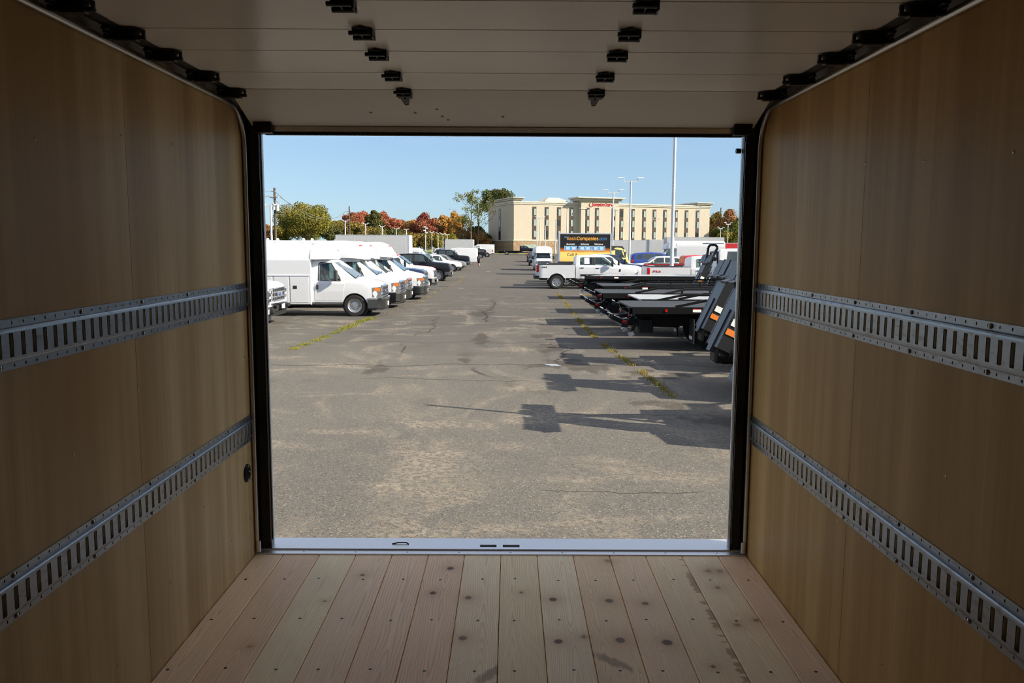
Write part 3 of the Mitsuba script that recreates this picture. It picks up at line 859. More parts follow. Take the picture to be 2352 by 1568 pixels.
def plan_bumper(x0, w, z0, z1, th=0.10, back=0.55, rnd=0.18, sgn=1):
    """A wrap-round bumper: front at x0, towards -x by back (sgn = 1) or a rear bumper (sgn = -1)."""
    pts = [(x0 - sgn * back, -w), (x0 - sgn * rnd, -w), (x0 - sgn * rnd * 0.3, -w + rnd * 0.6), (x0, -w * 0.55), (x0 + sgn * 0.02, 0), (x0, w * 0.55), (x0 - sgn * rnd * 0.3, w - rnd * 0.6), (x0 - sgn * rnd, w), (x0 - sgn * back, w)]
    line = sg.LineString(pts)
    return ext(line.buffer(th / 2, cap_style=2), z1 - z0, 'xy', z0)


def front_of_van(kit, w, zg0, zg1, xg, lampw, chrome_top=True):
    """Grille with bars between two tall lamps, at the front face x = xg."""
    gw = w - lampw
    kit.add('grille', cat([box(xg - 0.04, xg + 0.015, -gw, gw, zg0, zg1)]), 'plastic_black')
    bars = [cbox(xg, xg + 0.04, -gw, gw, z - 0.018, z + 0.018, 0.006) for z in np.linspace(zg0 + 0.04, zg1 - 0.05, 4)] + [cbox(xg, xg + 0.035, y - 0.012, y + 0.012, zg0, zg1, 0.004) for y in np.linspace(-gw, gw, 7)]
    kit.add('grille>chrome_bars', cat(bars), 'chrome')
    if chrome_top:
        kit.add('grille>chrome_cap', hull([(xg - 0.10, s * gw * 0.95, zg1 + 0.06) for s in (-1, 1)] + [(xg + 0.045, s * gw, zg1 - 0.01) for s in (-1, 1)] + [(xg + 0.045, s * gw, zg1 - 0.06) for s in (-1, 1)] + [(xg - 0.10, s * gw, zg1 - 0.06) for s in (-1, 1)]), 'chrome')
    kit.add('grille>badge', lathe([(0, 0), (0.085, 0), (0.07, 0.02), (0, 0.025)], 20).apply_scale([1, 0.45, 1]).apply_transform(trimesh.transformations.rotation_matrix(math.pi / 2, [0, 0, 1])).apply_transform(trimesh.transformations.rotation_matrix(math.pi / 2, [0, 1, 0])).apply_translation([xg + 0.04, 0, (zg0 + zg1) / 2]), 'paint_blue', 30)
    for s in (-1, 1):
        kit.add('headlight', hull([(xg + 0.03, s * (gw + 0.01), z) for z in (zg0, zg1 - 0.02)] + [(xg - 0.0, s * (w - 0.06), z) for z in (zg0, zg1 - 0.02)] + [(xg - 0.05, s * (w + 0.012), z) for z in (zg0, zg1 - 0.02)] + [(xg - 0.30, s * (w + 0.056), z) for z in (zg0 + 0.02, zg1 - 0.05)] + [(xg - 0.2, s * gw, z) for z in (zg0, zg1 - .02)]), 'lamp_clear')
        zm = zg0 + 0.60 * (zg1 - zg0)
        kit.add('headlight>marker', hull([(xg - 0.05, s * (w + 0.018), z) for z in (zm, zm + 0.11)] + [(xg - 0.21, s * (w + 0.046), z) for z in (zm, zm + 0.11)] + [(xg - 0.15, s * (w - 0.1), z) for z in (zm, zm + .11)] + [(xg + 0.012, s * (w - 0.10), z) for z in (zm, zm + .11)]), 'lamp_orange')
        kit.add('headlight>bulb', trimesh.creation.icosphere(2, 0.075).apply_scale([0.5, 1, 1]).apply_translation([xg + 0.012, s * (gw + lampw * .42), zg0 + 0.3 * (zg1 - zg0)]), 'chrome', True)


def rounded_section(w, z0, z1, zt, wt, r=0.1):
    """Cross-section of a cargo body, (y, z), right half then left."""
    return np.array([(0, z0), (w - 0.03, z0), (w, z0 + 0.03), (w, z1), (wt + (w - wt) * 0.35, zt - 0.14), (wt, zt - 0.04), (wt * 0.6, zt), (0, zt + 0.01)])


def ring_of(h):
    return np.vstack([h, (h * [-1, 1])[1:-1][::-1]])


# ---- cab-over-chassis van with a cargo body
EV = Body([(-7.2, .45, .98, 1.26, .78, 2.02), (-2.6, .45, .985, 1.27, .78, 2.02), (-2.1, .44, .985, 1.265, .77, 2.02), (-1.82, .44, .985, 1.255, .745, 1.985), (-1.72, .44, .985, 1.25, .745, 1.93), (-0.92, .44, .985, 1.215, .86, 1.345), (-0.82, .44, .985, 1.195, .86, 1.315), (-0.5, .46, .975, 1.14, .83, 1.25), (-0.26, .48, .955, 1.08, .80, 1.19), (-0.15, .5, .92, 1.03, .76, 1.13), (-0.12, .52, .90, 1.0, .74, 1.09)])
EV.s = EV.s[EV.s[:, 0] > -3]


def ev_kit(style):
    k = Kit()
    win = [(-2.26, 1.28), (-1.52, 1.28), (-1.55, 1.36), (-1.86, 1.86), (-2.22, 1.88), (-2.26, 1.84)]
    hood_front(EV, k, [win], (-0.945, -1.71, 1.365, 1.925, 0.84, 0.71), (-2.55, -1.02), True, 0.75, arches([-1.0], 0.44, 0.98, 0.39))
    ringp = sg.Polygon(win).buffer(0.035).difference(sg.Polygon(win).buffer(0.004))
    for s in (-1, 1):
        k.add('window_frame', EV.panel(ringp, 0.008, 0.02, (s,)), 'plastic_black')
    for s in (-1, 1):
        k.add('door', EV.panel([(-2.40, 0.56), (-1.42, 0.56), (-1.34, 1.24), (-2.40, 1.26)], 0.010, 0.02, (s,)), 'PAINT')
        k.add('door>handle', cbox(-2.34, -2.27, s * 0.985, s * 1.03, 0.96, 1.12, 0.012), 'plastic_black')
        k.add('mirror', mirror(-1.62, s * 0.96, 1.36, s, True), 'plastic_black', 30)
    front_of_van(k, 0.91, 0.66, 1.07, -0.08, 0.30)
    k.add('front_bumper', plan_bumper(-0.03, 0.97, 0.30, 0.60, 0.10, 0.50), 'bumper_chrome', 40)
    k.add('front_bumper>top_edge', plan_bumper(-0.025, 0.985, 0.60, 0.655, 0.13, 0.50), 'chrome', 40)
    k.add('front_bumper>valance', plan_bumper(-0.06, 0.93, 0.22, 0.30, 0.10, 0.42), 'plastic_black', 40)
    k.add('number_plate', cbox(0.045, 0.055, -0.16, 0.16, 0.36, 0.50, 0.003), 'paper_white')
    k.wheels([(-1.0, -0.86), (-1.0, 0.86), (-4.5, -0.90), (-4.5, 0.90)], 0.385, 0.24)
    k.add('chassis', cat([box(-7.0, -0.5, -0.45, -0.37, 0.42, 0.62), box(-7.0, -0.5, 0.37, 0.45, 0.42, 0.62), cyl((-3.4, -0.6, 0.5), (-2.6, -0.6, 0.5), 0.17, 14), cbox(-3.6, -2.7, 0.2, 0.62, 0.34, 0.6, 0.04)]), 'plastic_black')
    # cargo body
    if style == 'utility':
        W = 1.08
        full = ring_of(rounded_section(W, 0.42, 1.98, 2.62, 0.80))
        over = ring_of(np.array([(0, 1.99), (W - 0.03, 1.99), (W, 2.02), (W * 0.985, 2.12), (0.95, 2.36), (0.80, 2.55), (0.5, 2.61), (0, 2.63)]))
        cap = ring_of(np.array([(0, 2.0), (0.86, 2.0), (0.92, 2.03), (0.91, 2.10), (0.84, 2.24), (0.68, 2.36), (0.4, 2.40), (0, 2.41)]))
        nose = ring_of(np.array([(0, 2.02), (0.58, 2.02), (0.64, 2.04), (0.63, 2.07), (0.56, 2.13), (0.44, 2.18), (0.25, 2.20), (0, 2.205)]))
        m = cut(loft_rings([-7.2, -2.52], [full, full]), arches([-4.5], 0.46, 1.06, 0.39))
        k.add('cargo_body', m, 'box_white', 20)
        mid = ring_of(np.array([(0, 1.99), (1.02, 1.99), (1.06, 2.02), (1.05, 2.12), (0.95, 2.33), (0.79, 2.50), (0.48, 2.55), (0, 2.565)]))
        k.add('cargo_body>cab_hood', loft_rings([-2.53, -2.42, -2.12, -1.90, -1.80], [over, over, mid, cap, nose]), 'box_white', 40)
        for s in (-1, 1):
            for a, b in ((-4.02, -3.02), (-3.46 + .46, -2.62)):
                pass
            for i, (a, b, z0) in enumerate(((-7.1, -5.2, 0.55), (-5.12, -3.88, 0.9), (-3.80, -3.30, 0.5), (-3.24, -2.58, 0.50))):
                k.add('compartment_door', cbox(a, b, s * (W - 0.005), s * (W + 0.014), z0, 1.40, 0.006), 'box_white')
                k.add('compartment_door>seam', cat([box(a - 0.016, a - 0.004, s * W, s * (W + 0.003), z0, 1.40), box(b + 0.004, b + 0.016, s * W, s * (W + 0.003), z0, 1.40)]), 'panel_seam')
                k.add('compartment_door>latch', cat([cbox(a + 0.10, a + 0.24, s * (W + 0.012), s * (W + 0.026), 0.98, 1.09, 0.004)]), 'plastic_black')
            k.add('drip_rail', cbox(-7.2, -2.54, s * (W - 0.002), s * (W + 0.03), 1.43, 1.465, 0.006), 'box_white')
        for x in (-2.50, -2.80, -3.72, -4.07):
            k.add('ladder_rack_post', hull([(x - 0.09, -0.82, 2.56), (x + 0.09, -0.82, 2.56), (x - 0.04, -0.78, 2.76), (x + 0.03, -0.78, 2.76), (x - 0.09, -0.72, 2.58), (x + 0.09, -0.72, 2.58)]), 'box_white')
    else:
        W = 1.07
        full = ring_of(np.array([(0, 0.42), (W - 0.03, 0.42), (W, 0.46), (W, 2.12), (W * 0.97, 2.42), (0.86, 2.62), (0.5, 2.70), (0, 2.72)]))
        over = ring_of(np.array([(0, 2.0), (W - 0.03, 2.0), (W, 2.03), (W * 0.99, 2.15), (W * 0.95, 2.42), (0.84, 2.61), (0.5, 2.69), (0, 2.71)]))
        def capring(w, zb, zt):
            h = zt - zb
            return ring_of(np.array([(0, zb), (w - 0.04, zb), (w, zb + 0.03), (w * 0.985, zb + 0.24 * h), (w * 0.93, zb + 0.60 * h), (w * 0.80, zb + 0.88 * h), (w * 0.46, zt), (0, zt + 0.012)]))
        caps = [capring(*v) for v in ((1.07, 2.0, 2.71), (1.06, 1.99, 2.69), (1.03, 1.98, 2.60), (0.98, 1.97, 2.44), (0.92, 1.96, 2.25), (0.86, 1.955, 2.09), (0.82, 1.95, 2.0))]
        k.add('cargo_body', cut(loft_rings([-7.0, -2.52], [full, full]), arches([-4.5], 0.46, 1.05, 0.39)), 'box_white', 40)
        k.add('cargo_body>cab_hood', loft_rings([-2.53, -2.12, -1.90, -1.72, -1.60, -1.53, -1.50], caps), 'box_white', 45)
        for y in (-0.2, -0.07, 0.06, 0.19):
            k.add('marker_light', cbox(-1.80, -1.74, y - 0.03, y + 0.03, 2.50, 2.54, 0.01), 'lamp_red')
        for s in (-1, 1):
            k.add('corner_shoulder', hull([(-2.5, s * 1.0, 1.86), (-2.5, s * 1.02, 2.0), (-1.62, s * 0.86, 1.98), (-1.75, s * 0.8, 1.86), (-2.5, s * 0.7, 1.9), (-1.6, s * 0.6, 2.0)]), 'box_white')
    k.add('spare_tyre', tyre(0.37, 0.22).apply_translation([-3.45, 0.1, 0.36]), 'rubber', 35)
    return k


# ---- full-size pickup
PU = Body([(-3.92, .60, .985, 1.40, .76, 1.93), (-3.82, .58, .995, 1.405, .775, 2.01), (-3.3, .58, 1.0, 1.40, .785, 2.045), (-2.6, .58, 1.0, 1.385, .78, 2.05), (-2.25, .58, 1.0, 1.375, .765, 2.02), (-2.12, .58, 1.0, 1.37, .755, 1.96), (-1.46, .58, 1.0, 1.32, .86, 1.46), (-1.34, .58, 1.0, 1.30, .87, 1.42), (-0.8, .58, .995, 1.26, .86, 1.38), (-0.34, .60, .985, 1.21, .85, 1.33), (-0.16, .62, .955, 1.12, .83, 1.25), (-0.12, .64, .93, 1.06, .80, 1.18)])


def pickup_kit(hollow=True, bed=True, regular=False, sticker=False):
    k = Kit()
    wins = [[(-3.66, 1.46), (-2.92, 1.46), (-2.92, 1.92), (-3.56, 1.92), (-3.66, 1.86)], [(-2.74, 1.46), (-1.86, 1.42), (-1.60, 1.46), (-1.98, 1.74), (-2.2, 1.92), (-2.74, 1.93)]]
    hood_front(PU, k, wins, (-1.50, -2.10, 1.50, 1.955, 0.82, 0.715), (-3.84, -1.58), hollow, 0.95, arches([-1.02, -5.08] if not bed else [-1.02], 0.50, 1.0, 0.42))
    if hollow:
        k.add('seat', seat(-3.35, 0.0, 0.95).apply_scale([1, 1, 1]), 'interior_grey')
    for s in (-1, 1):
        k.add('door', PU.panel([(-2.76, 0.72), (-1.62, 0.72), (-1.56, 1.38), (-2.76, 1.40)], 0.010, 0.02, (s,)), 'PAINT')
        k.add('door>handle', cbox(-2.70, -2.50, s * 1.0, s * 1.035, 1.245, 1.285, 0.012), 'plastic_black')
        k.add('rear_door', PU.panel([(-3.70, 0.72), (-2.80, 0.72), (-2.80, 1.40), (-3.70, 1.42)], 0.010, 0.02, (s,)), 'PAINT')
        k.add('rear_door>handle', cbox(-3.64, -3.44, s * 1.0, s * 1.035, 1.26, 1.30, 0.012), 'plastic_black')
        k.add('mirror', mirror(-1.72, s * 0.97, 1.46, s, True), 'plastic_black', 30)
        k.add('door_pillar', PU.panel([(-2.915, 1.45), (-2.745, 1.45), (-2.745, 1.93), (-2.915, 1.92)], 0.007, 0.02, (s,)), 'plastic_black')
        k.add('side_vent', PU.panel([(-1.30, 1.06), (-1.20, 1.06), (-1.16, 1.30), (-1.26, 1.30)], 0.012, 0.02, (s,)), 'plastic_black')
        k.add('step_bar', cbox(-3.7, -1.7, s * 0.88, s * 1.02, 0.46, 0.52, 0.015), 'plastic_black')
    if sticker:
        k.add('window_paper', PU.panel([(-3.40, 1.52), (-3.08, 1.52), (-3.08, 1.88), (-3.40, 1.88)], -0.010, 0.004, (-1,)), 'paper_white', label='white sales paper behind the window')
    xg = -0.13
    k.add('grille', box(xg - 0.04, xg + 0.02, -0.62, 0.62, 0.74, 1.16), 'plastic_black')
    k.add('grille>chrome_bars', cat([cbox(xg, xg + 0.05, -0.64, 0.64, z - 0.02, z + 0.02, 0.008) for z in (0.76, 0.88, 1.02, 1.145)] + [cbox(xg, xg + 0.045, y - 0.012, y + 0.012, 0.74, 1.16, 0.004) for y in np.linspace(-0.55, 0.55, 11)] + [cbox(xg, xg + 0.06, -0.30, 0.30, 0.88, 1.02, 0.01)]), 'chrome')
    k.add('grille>badge', lathe([(0, 0), (0.12, 0), (0.10, 0.02), (0, 0.025)], 20).apply_scale([1, 0.45, 1]).apply_transform(trimesh.transformations.rotation_matrix(math.pi / 2, [0, 0, 1])).apply_transform(trimesh.transformations.rotation_matrix(math.pi / 2, [0, 1, 0])).apply_translation([xg + 0.06, 0, 0.95]), 'paint_blue', 30)
    for s in (-1, 1):
        k.add('headlight', hull([(xg + 0.02, s * 0.65, 0.74), (xg + 0.02, s * 0.65, 1.16), (xg, s * 0.90, 0.78), (xg, s * 0.90, 1.16), (xg - 0.2, s * 0.962, 0.80), (xg - 0.22, s * 0.962, 1.13), (xg - 0.2, s * 0.7, 0.8), (xg - .2, s * .7, 1.1)]), 'lamp_clear')
        k.add('headlight>lamp', cat([cbox(xg + 0.01, xg + 0.035, s * 0.70, s * 0.86, 0.98, 1.10, 0.01), cbox(xg + 0.01, xg + 0.035, s * 0.70, s * 0.86, 0.82, 0.92, 0.01)]), 'chrome')
    k.add('front_bumper', plan_bumper(-0.05, 0.97, 0.46, 0.70, 0.12, 0.45), 'chrome', 40)
    k.add('front_bumper>recess', cat([box(0.01, 0.035, s * 0.52, s * 0.80, 0.52, 0.62) for s in (-1, 1)]), 'plastic_black')
    k.add('front_bumper>valance', plan_bumper(-0.09, 0.92, 0.30, 0.46, 0.09, 0.35), 'plastic_black', 40)
    k.add('number_plate', cbox(0.03, 0.04, -0.16, 0.16, 0.50, 0.64, 0.003), 'paper_white')
    k.wheels([(-1.02, -0.87), (-1.02, 0.87), (-5.08, -0.87), (-5.08, 0.87)], 0.41, 0.26, 'alloy', 'steel_wheel')
    k.add('chassis', cat([box(-6.1, -0.6, s * 0.40, s * 0.48, 0.52, 0.70) for s in (-1, 1)] + [cyl((-5.08, -.8, .41), (-5.08, .8, .41), .08, 10), cbox(-4.3, -3.2, -0.7, -0.3, 0.42, 0.62, 0.04)]), 'plastic_black')
    if bed:
        outer = sg.Polygon([(-6.26, -0.99), (-3.96, -1.0), (-3.96, 1.0), (-6.26, 0.99)]).buffer(0)
        m = ext(outer, 0.80, 'xy', 0.66)
        # roll the flanks a little at the shoulder
        inner = cbox(-6.20, -4.02, -0.82, 0.82, 0.92, 2.0, 0.02)
        k.add('cargo_bed', cut(m, [inner] + arches([-5.08], 0.50, 1.0, 0.44)), 'PAINT', 20)
        for s in (-1, 1):
            k.add('cargo_bed>rail_cap', cbox(-6.26, -3.98, s * 0.80, s * 1.005, 1.455, 1.485, 0.01), 'plastic_black')
        k.add('tailgate', cat([cbox(-6.315, -6.25, -0.80, 0.80, 0.74, 1.47, 0.015), cbox(-6.33, -6.29, -0.12, 0.12, 1.18, 1.28, 0.01)]), 'PAINT')
        for s in (-1, 1):
            k.add('tail_light', cbox(-6.315, -6.16, s * 0.83, s * 1.01, 1.02, 1.42, 0.02), 'lamp_red')
            fl_ = [(-5.08 + 0.56 * math.cos(t), 0.45 + 0.56 * math.sin(t)) for t in np.linspace(0.15, math.pi - 0.15, 16)]
            k.add('wheel_arch_flare', cat([cyl((a[0], s * 0.99, a[1]), (b[0], s * 0.99, b[1]), 0.016, 6) for a, b in zip(fl_[:-1], fl_[1:])]), 'PAINT', 40)
        k.add('rear_bumper', plan_bumper(-6.40, 0.96, 0.60, 0.80, 0.14, 0.25, 0.12, -1), 'plastic_black', 40)
        k.add('rear_bumper>step_light', cat([cbox(-6.46, -6.40, y - .04, y + .04, 0.55, 0.60, 0.01) for y in (-0.55, -.3)]), 'paper_white')
    return k


# ---- closed van, sport utility car and saloon
TV = Body([(-5.9, .42, .93, 1.30, .78, 2.40), (-5.75, .40, 1.0, 1.32, .85, 2.46), (-3.0, .40, 1.02, 1.32, .86, 2.48), (-2.2, .40, 1.02, 1.31, .84, 2.44), (-1.85, .40, 1.02, 1.30, .80, 2.28), (-0.95, .40, 1.0, 1.22, .82, 1.45), (-0.6, .42, .98, 1.12, .80, 1.24), (-0.2, .45, .90, .98, .72, 1.08), (-0.05, .5, .78, .85, .6, .92)])
SU = Body([(-4.95, .45, .84, 1.05, .64, 1.30), (-4.85, .42, .92, 1.08, .66, 1.56), (-4.55, .42, .95, 1.10, .69, 1.70), (-3.4, .42, .97, 1.10, .71, 1.77), (-2.4, .42, .97, 1.09, .69, 1.73), (-2.15, .42, .97, 1.08, .67, 1.66), (-1.4, .42, .97, 1.04, .76, 1.17), (-1.2, .42, .97, 1.02, .78, 1.12), (-0.5, .44, .95, .96, .76, 1.04), (-0.12, .48, .86, .86, .66, .94), (0, .5, .74, .74, .55, .82)])
SD = Body([(-4.85, .40, .80, .90, .60, 1.02), (-4.7, .36, .88, .96, .62, 1.10), (-4.1, .34, .91, .97, .56, 1.28), (-3.2, .34, .92, .96, .58, 1.44), (-2.4, .34, .92, .94, .58, 1.45), (-2.0, .34, .92, .92, .60, 1.36), (-1.25, .34, .92, .88, .72, .98), (-1.05, .36, .91, .86, .72, .95), (-0.4, .38, .88, .78, .66, .84), (0, .42, .70, .62, .5, .68)])


def car_kit(body, kind):
    k = Kit()
    d = dict(van=dict(ar=[-0.98, -4.35], r=0.34, rear=-5.9, top=2.4, wins=[[(-2.72, 1.40), (-1.62, 1.36), (-1.35, 1.46), (-1.95, 2.06), (-2.72, 2.10)]], ws=(-0.99, -1.83, 1.50, 2.25, 0.78, 0.76)),
             suv=dict(ar=[-0.95, -3.85], r=0.37, rear=-4.95, top=1.7, wins=[[(-2.98, 1.16), (-1.86, 1.12), (-1.72, 1.15), (-2.32, 1.60), (-2.98, 1.64)], [(-3.92, 1.17), (-3.08, 1.16), (-3.08, 1.64), (-3.86, 1.62)], [(-4.62, 1.22), (-4.02, 1.18), (-3.98, 1.61), (-4.44, 1.56)]], ws=(-1.44, -2.13, 1.20, 1.65, 0.72, 0.63)),
             saloon=dict(ar=[-0.92, -3.75], r=0.34, rear=-4.85, top=1.4, wins=[[(-2.75, 1.0), (-1.72, .97), (-1.62, 1.0), (-2.15, 1.32), (-2.75, 1.38)], [(-3.75, 1.03), (-2.85, 1.0), (-2.85, 1.38), (-3.35, 1.34)]], ws=(-1.29, -1.98, 1.02, 1.36, 0.68, 0.56)))[kind]
    w = 1.0 if kind == 'van' else .96
    hood_front(body, k, d['wins'], d['ws'], None, False, 0, arches(d['ar'], d['r'] + 0.06, w, d['r']))
    zg = dict(van=(0.62, 0.86), suv=(0.56, 0.84), saloon=(0.46, 0.62))[kind]
    xf = dict(van=-0.05, suv=-0.02, saloon=0.0)[kind]
    k.add('grille', cat([cbox(xf - 0.1, xf + 0.02, -0.42, 0.42, zg[0], zg[1], 0.02)]), 'plastic_black')
    for s in (-1, 1):
        k.add('headlight', hull([(xf, s * 0.46, zg[1] - 0.12), (xf, s * 0.46, zg[1]), (xf - 0.03, s * 0.68, zg[1] + .02), (xf - 0.03, s * 0.68, zg[1] - 0.1), (xf - 0.3, s * 0.88, zg[1] + 0.12), (xf - 0.3, s * 0.88, zg[1]), (xf - 0.2, s * 0.5, zg[1])]), 'lamp_clear')
        zr = 1.0 if kind != 'saloon' else 0.86
        k.add('tail_light', cbox(d['rear'] - 0.02, d['rear'] + 0.18, s * 0.72, s * 0.93, zr - 0.12, zr + 0.14, 0.03), 'lamp_red')
        k.add('mirror', mirror(d['ws'][0] - 0.5, s * (w - 0.04), d['wins'][0][0][1] + .02, s), 'PAINT', 30)
    k.add('rear_window', hull([(d['rear'] - 0.012 + 0.10, s * 0.55, d['top'] - 0.55 + .2) for s in (-1, 1)] + [(d['rear'] + 0.22 + (0.25 if kind != 'van' else -0.12), s * 0.52, d['top'] - 0.06) for s in (-1, 1)] + [(d['rear'] + 0.4, s * 0.5, d['top'] - 0.3) for s in (-1, 1)]), 'glass_dark')
    k.add('bumper', cat([plan_bumper(xf - 0.03, 0.82, 0.36, 0.52, 0.10, 0.3, 0.2), plan_bumper(d['rear'] + 0.02, 0.84, 0.42, 0.60, 0.10, 0.3, 0.2, -1)]), 'plastic_black', 40)
    k.wheels([(x, s * (w - 0.12)) for x in d['ar'] for s in (-1, 1)], d['r'], 0.22, 'alloy')
    return k


# ---- box truck: pickup-like cab and a plain van body
def box_truck_kit(L, Hb, W=1.25, z0=1.0, cab='PAINT', boxm='trailer_white', cabless=False):
    k = Kit()
    if not cabless:
        CB = Body([(-2.35, .70, 1.0, 1.60, .86, 2.35), (-1.6, .70, 1.02, 1.60, .86, 2.40), (-1.0, .70, 1.02, 1.58, .84, 2.30), (-0.35, .70, 1.0, 1.45, .84, 1.62), (-0.2, .72, .98, 1.30, .84, 1.40), (0, .75, .92, 1.12, .80, 1.22)])
        hood_front(CB, k, [[(-1.85, 1.66), (-0.95, 1.60), (-0.72, 1.66), (-1.12, 2.16), (-1.85, 2.2)]], (-0.37, -0.98, 1.66, 2.27, 0.80, 0.78), None, False, 0, arches([-0.95], 0.50, 1.0, 0.45))
        k.add('grille', cbox(-0.04, 0.03, -0.5, 0.5, 0.85, 1.15, 0.01), 'plastic_black')
        for s in (-1, 1):
            k.add('headlight', cbox(-0.06, 0.02, s * 0.55, s * 0.85, 0.9, 1.08, 0.02), 'lamp_clear')
            k.add('mirror', mirror(-0.75, s * 1.0, 1.75, s, True), 'plastic_black', 30)
        k.add('front_bumper', plan_bumper(0.03, 0.98, 0.5, 0.72, 0.10, 0.3), 'chrome', 40)
    x0 = -2.5
    b = cbox(x0 - L, x0, -W, W, z0, Hb, 0.03)
    k.add('cargo_box', b, boxm)
    tr = []
    for s in (-1, 1):
        tr += [cbox(x0 - L - 0.01, x0 + 0.01, s * (W - 0.02), s * (W + 0.012), Hb - 0.07, Hb + 0.012, 0.006), cbox(x0 - L - 0.01, x0 + 0.01, s * (W - 0.02), s * (W + 0.012), z0 - 0.03, z0 + 0.09, 0.006)]
        tr += [cbox(x - 0.04, x + 0.04, s * (W - 0.02), s * (W + 0.015), z0, Hb, 0.008) for x in (x0, x0 - L)]
    k.add('cargo_box>edge_trim', cat(tr), 'aluminium')
    n = int(L / 0.6)
    k.add('cargo_box>side_ribs', cat([cbox(x - 0.012, x + 0.012, s * (W - 0.01), s * (W + 0.006), z0 + 0.1, Hb - 0.08, 0.003) for s in (-1, 1) for x in np.linspace(x0 - L + 0.3, x0 - 0.3, n)]), boxm)
    k.add('roll_door', cbox(x0 - L - 0.02, x0 - L + 0.02, -W + 0.12, W - 0.12, z0 + 0.1, Hb - 0.2, 0.008), boxm)
    k.add('chassis', cat([box(x0 - L, -0.4, s * 0.38, s * 0.48, 0.62, 0.86) for s in (-1, 1)] + [cbox(x0 - L - 0.1, x0 - L + 0.05, -W, W, 0.45, 0.6, 0.02), cbox(x0 - 1.6, x0 - 0.4, -1.0, -0.5, 0.4, 0.8, 0.03)]), 'plastic_black')
    sp = [(x0 - L + 1.5, s * (W - 0.28)) for s in (-1, 1)] + ([] if cabless else [(-0.95, s * 0.86) for s in (-1, 1)])
    if cabless:
        sp += [(x0 - L + 2.6, s * (W - 0.28)) for s in (-1, 1)]
        k.add('landing_leg', cat([cbox(x0 - 2.5, x0 - 2.38, s * 0.7, s * 0.82, 0.0, z0, 0.01) for s in (-1, 1)]), 'plastic_black')
    k.wheels(sp, 0.45, 0.28)
    return k


# ---- tow trucks
def tow_cab(k, x0):
    """Extended cab whose front bumper is at x0."""
    tmp = Kit()
    wins = [[(-3.60, 1.46), (-3.02, 1.46), (-3.02, 1.92), (-3.52, 1.92)], [(-2.74, 1.46), (-1.86, 1.42), (-1.60, 1.46), (-1.98, 1.74), (-2.2, 1.92), (-2.74, 1.93)]]
    hood_front(PU, tmp, wins, (-1.50, -2.10, 1.50, 1.955, 0.82, 0.715), None, False, 0, arches([-1.02], 0.50, 1.0, 0.42))
    for path, d, m, lab in tmp.parts:
        v, f, n, _, _ = meshkit.WRITTEN[d['filename']]
        v = v + np.array([x0, 0, 0.42], np.float32)
        mesh = trimesh.Trimesh(v, f, process=False)
        k.parts.append((path, {**d, 'filename': meshkit.write_ply(mesh, False, normals=n)}, m, lab))
    k.add('headlight', cat([cbox(x0 - 0.14, x0 - 0.08, s * 0.66, s * 0.92, 1.2, 1.55, 0.02) for s in (-1, 1)]), 'lamp_clear')
    k.add('grille', cbox(x0 - 0.15, x0 - 0.08, -0.6, 0.6, 1.16, 1.56, 0.01), 'plastic_black')
    k.add('front_bumper', plan_bumper(x0, 0.98, 0.72, 1.0, 0.12, 0.45), 'chrome', 40)
    k.wheels([(x0 - 1.02, -0.90), (x0 - 1.02, 0.90)], 0.45, 0.27)


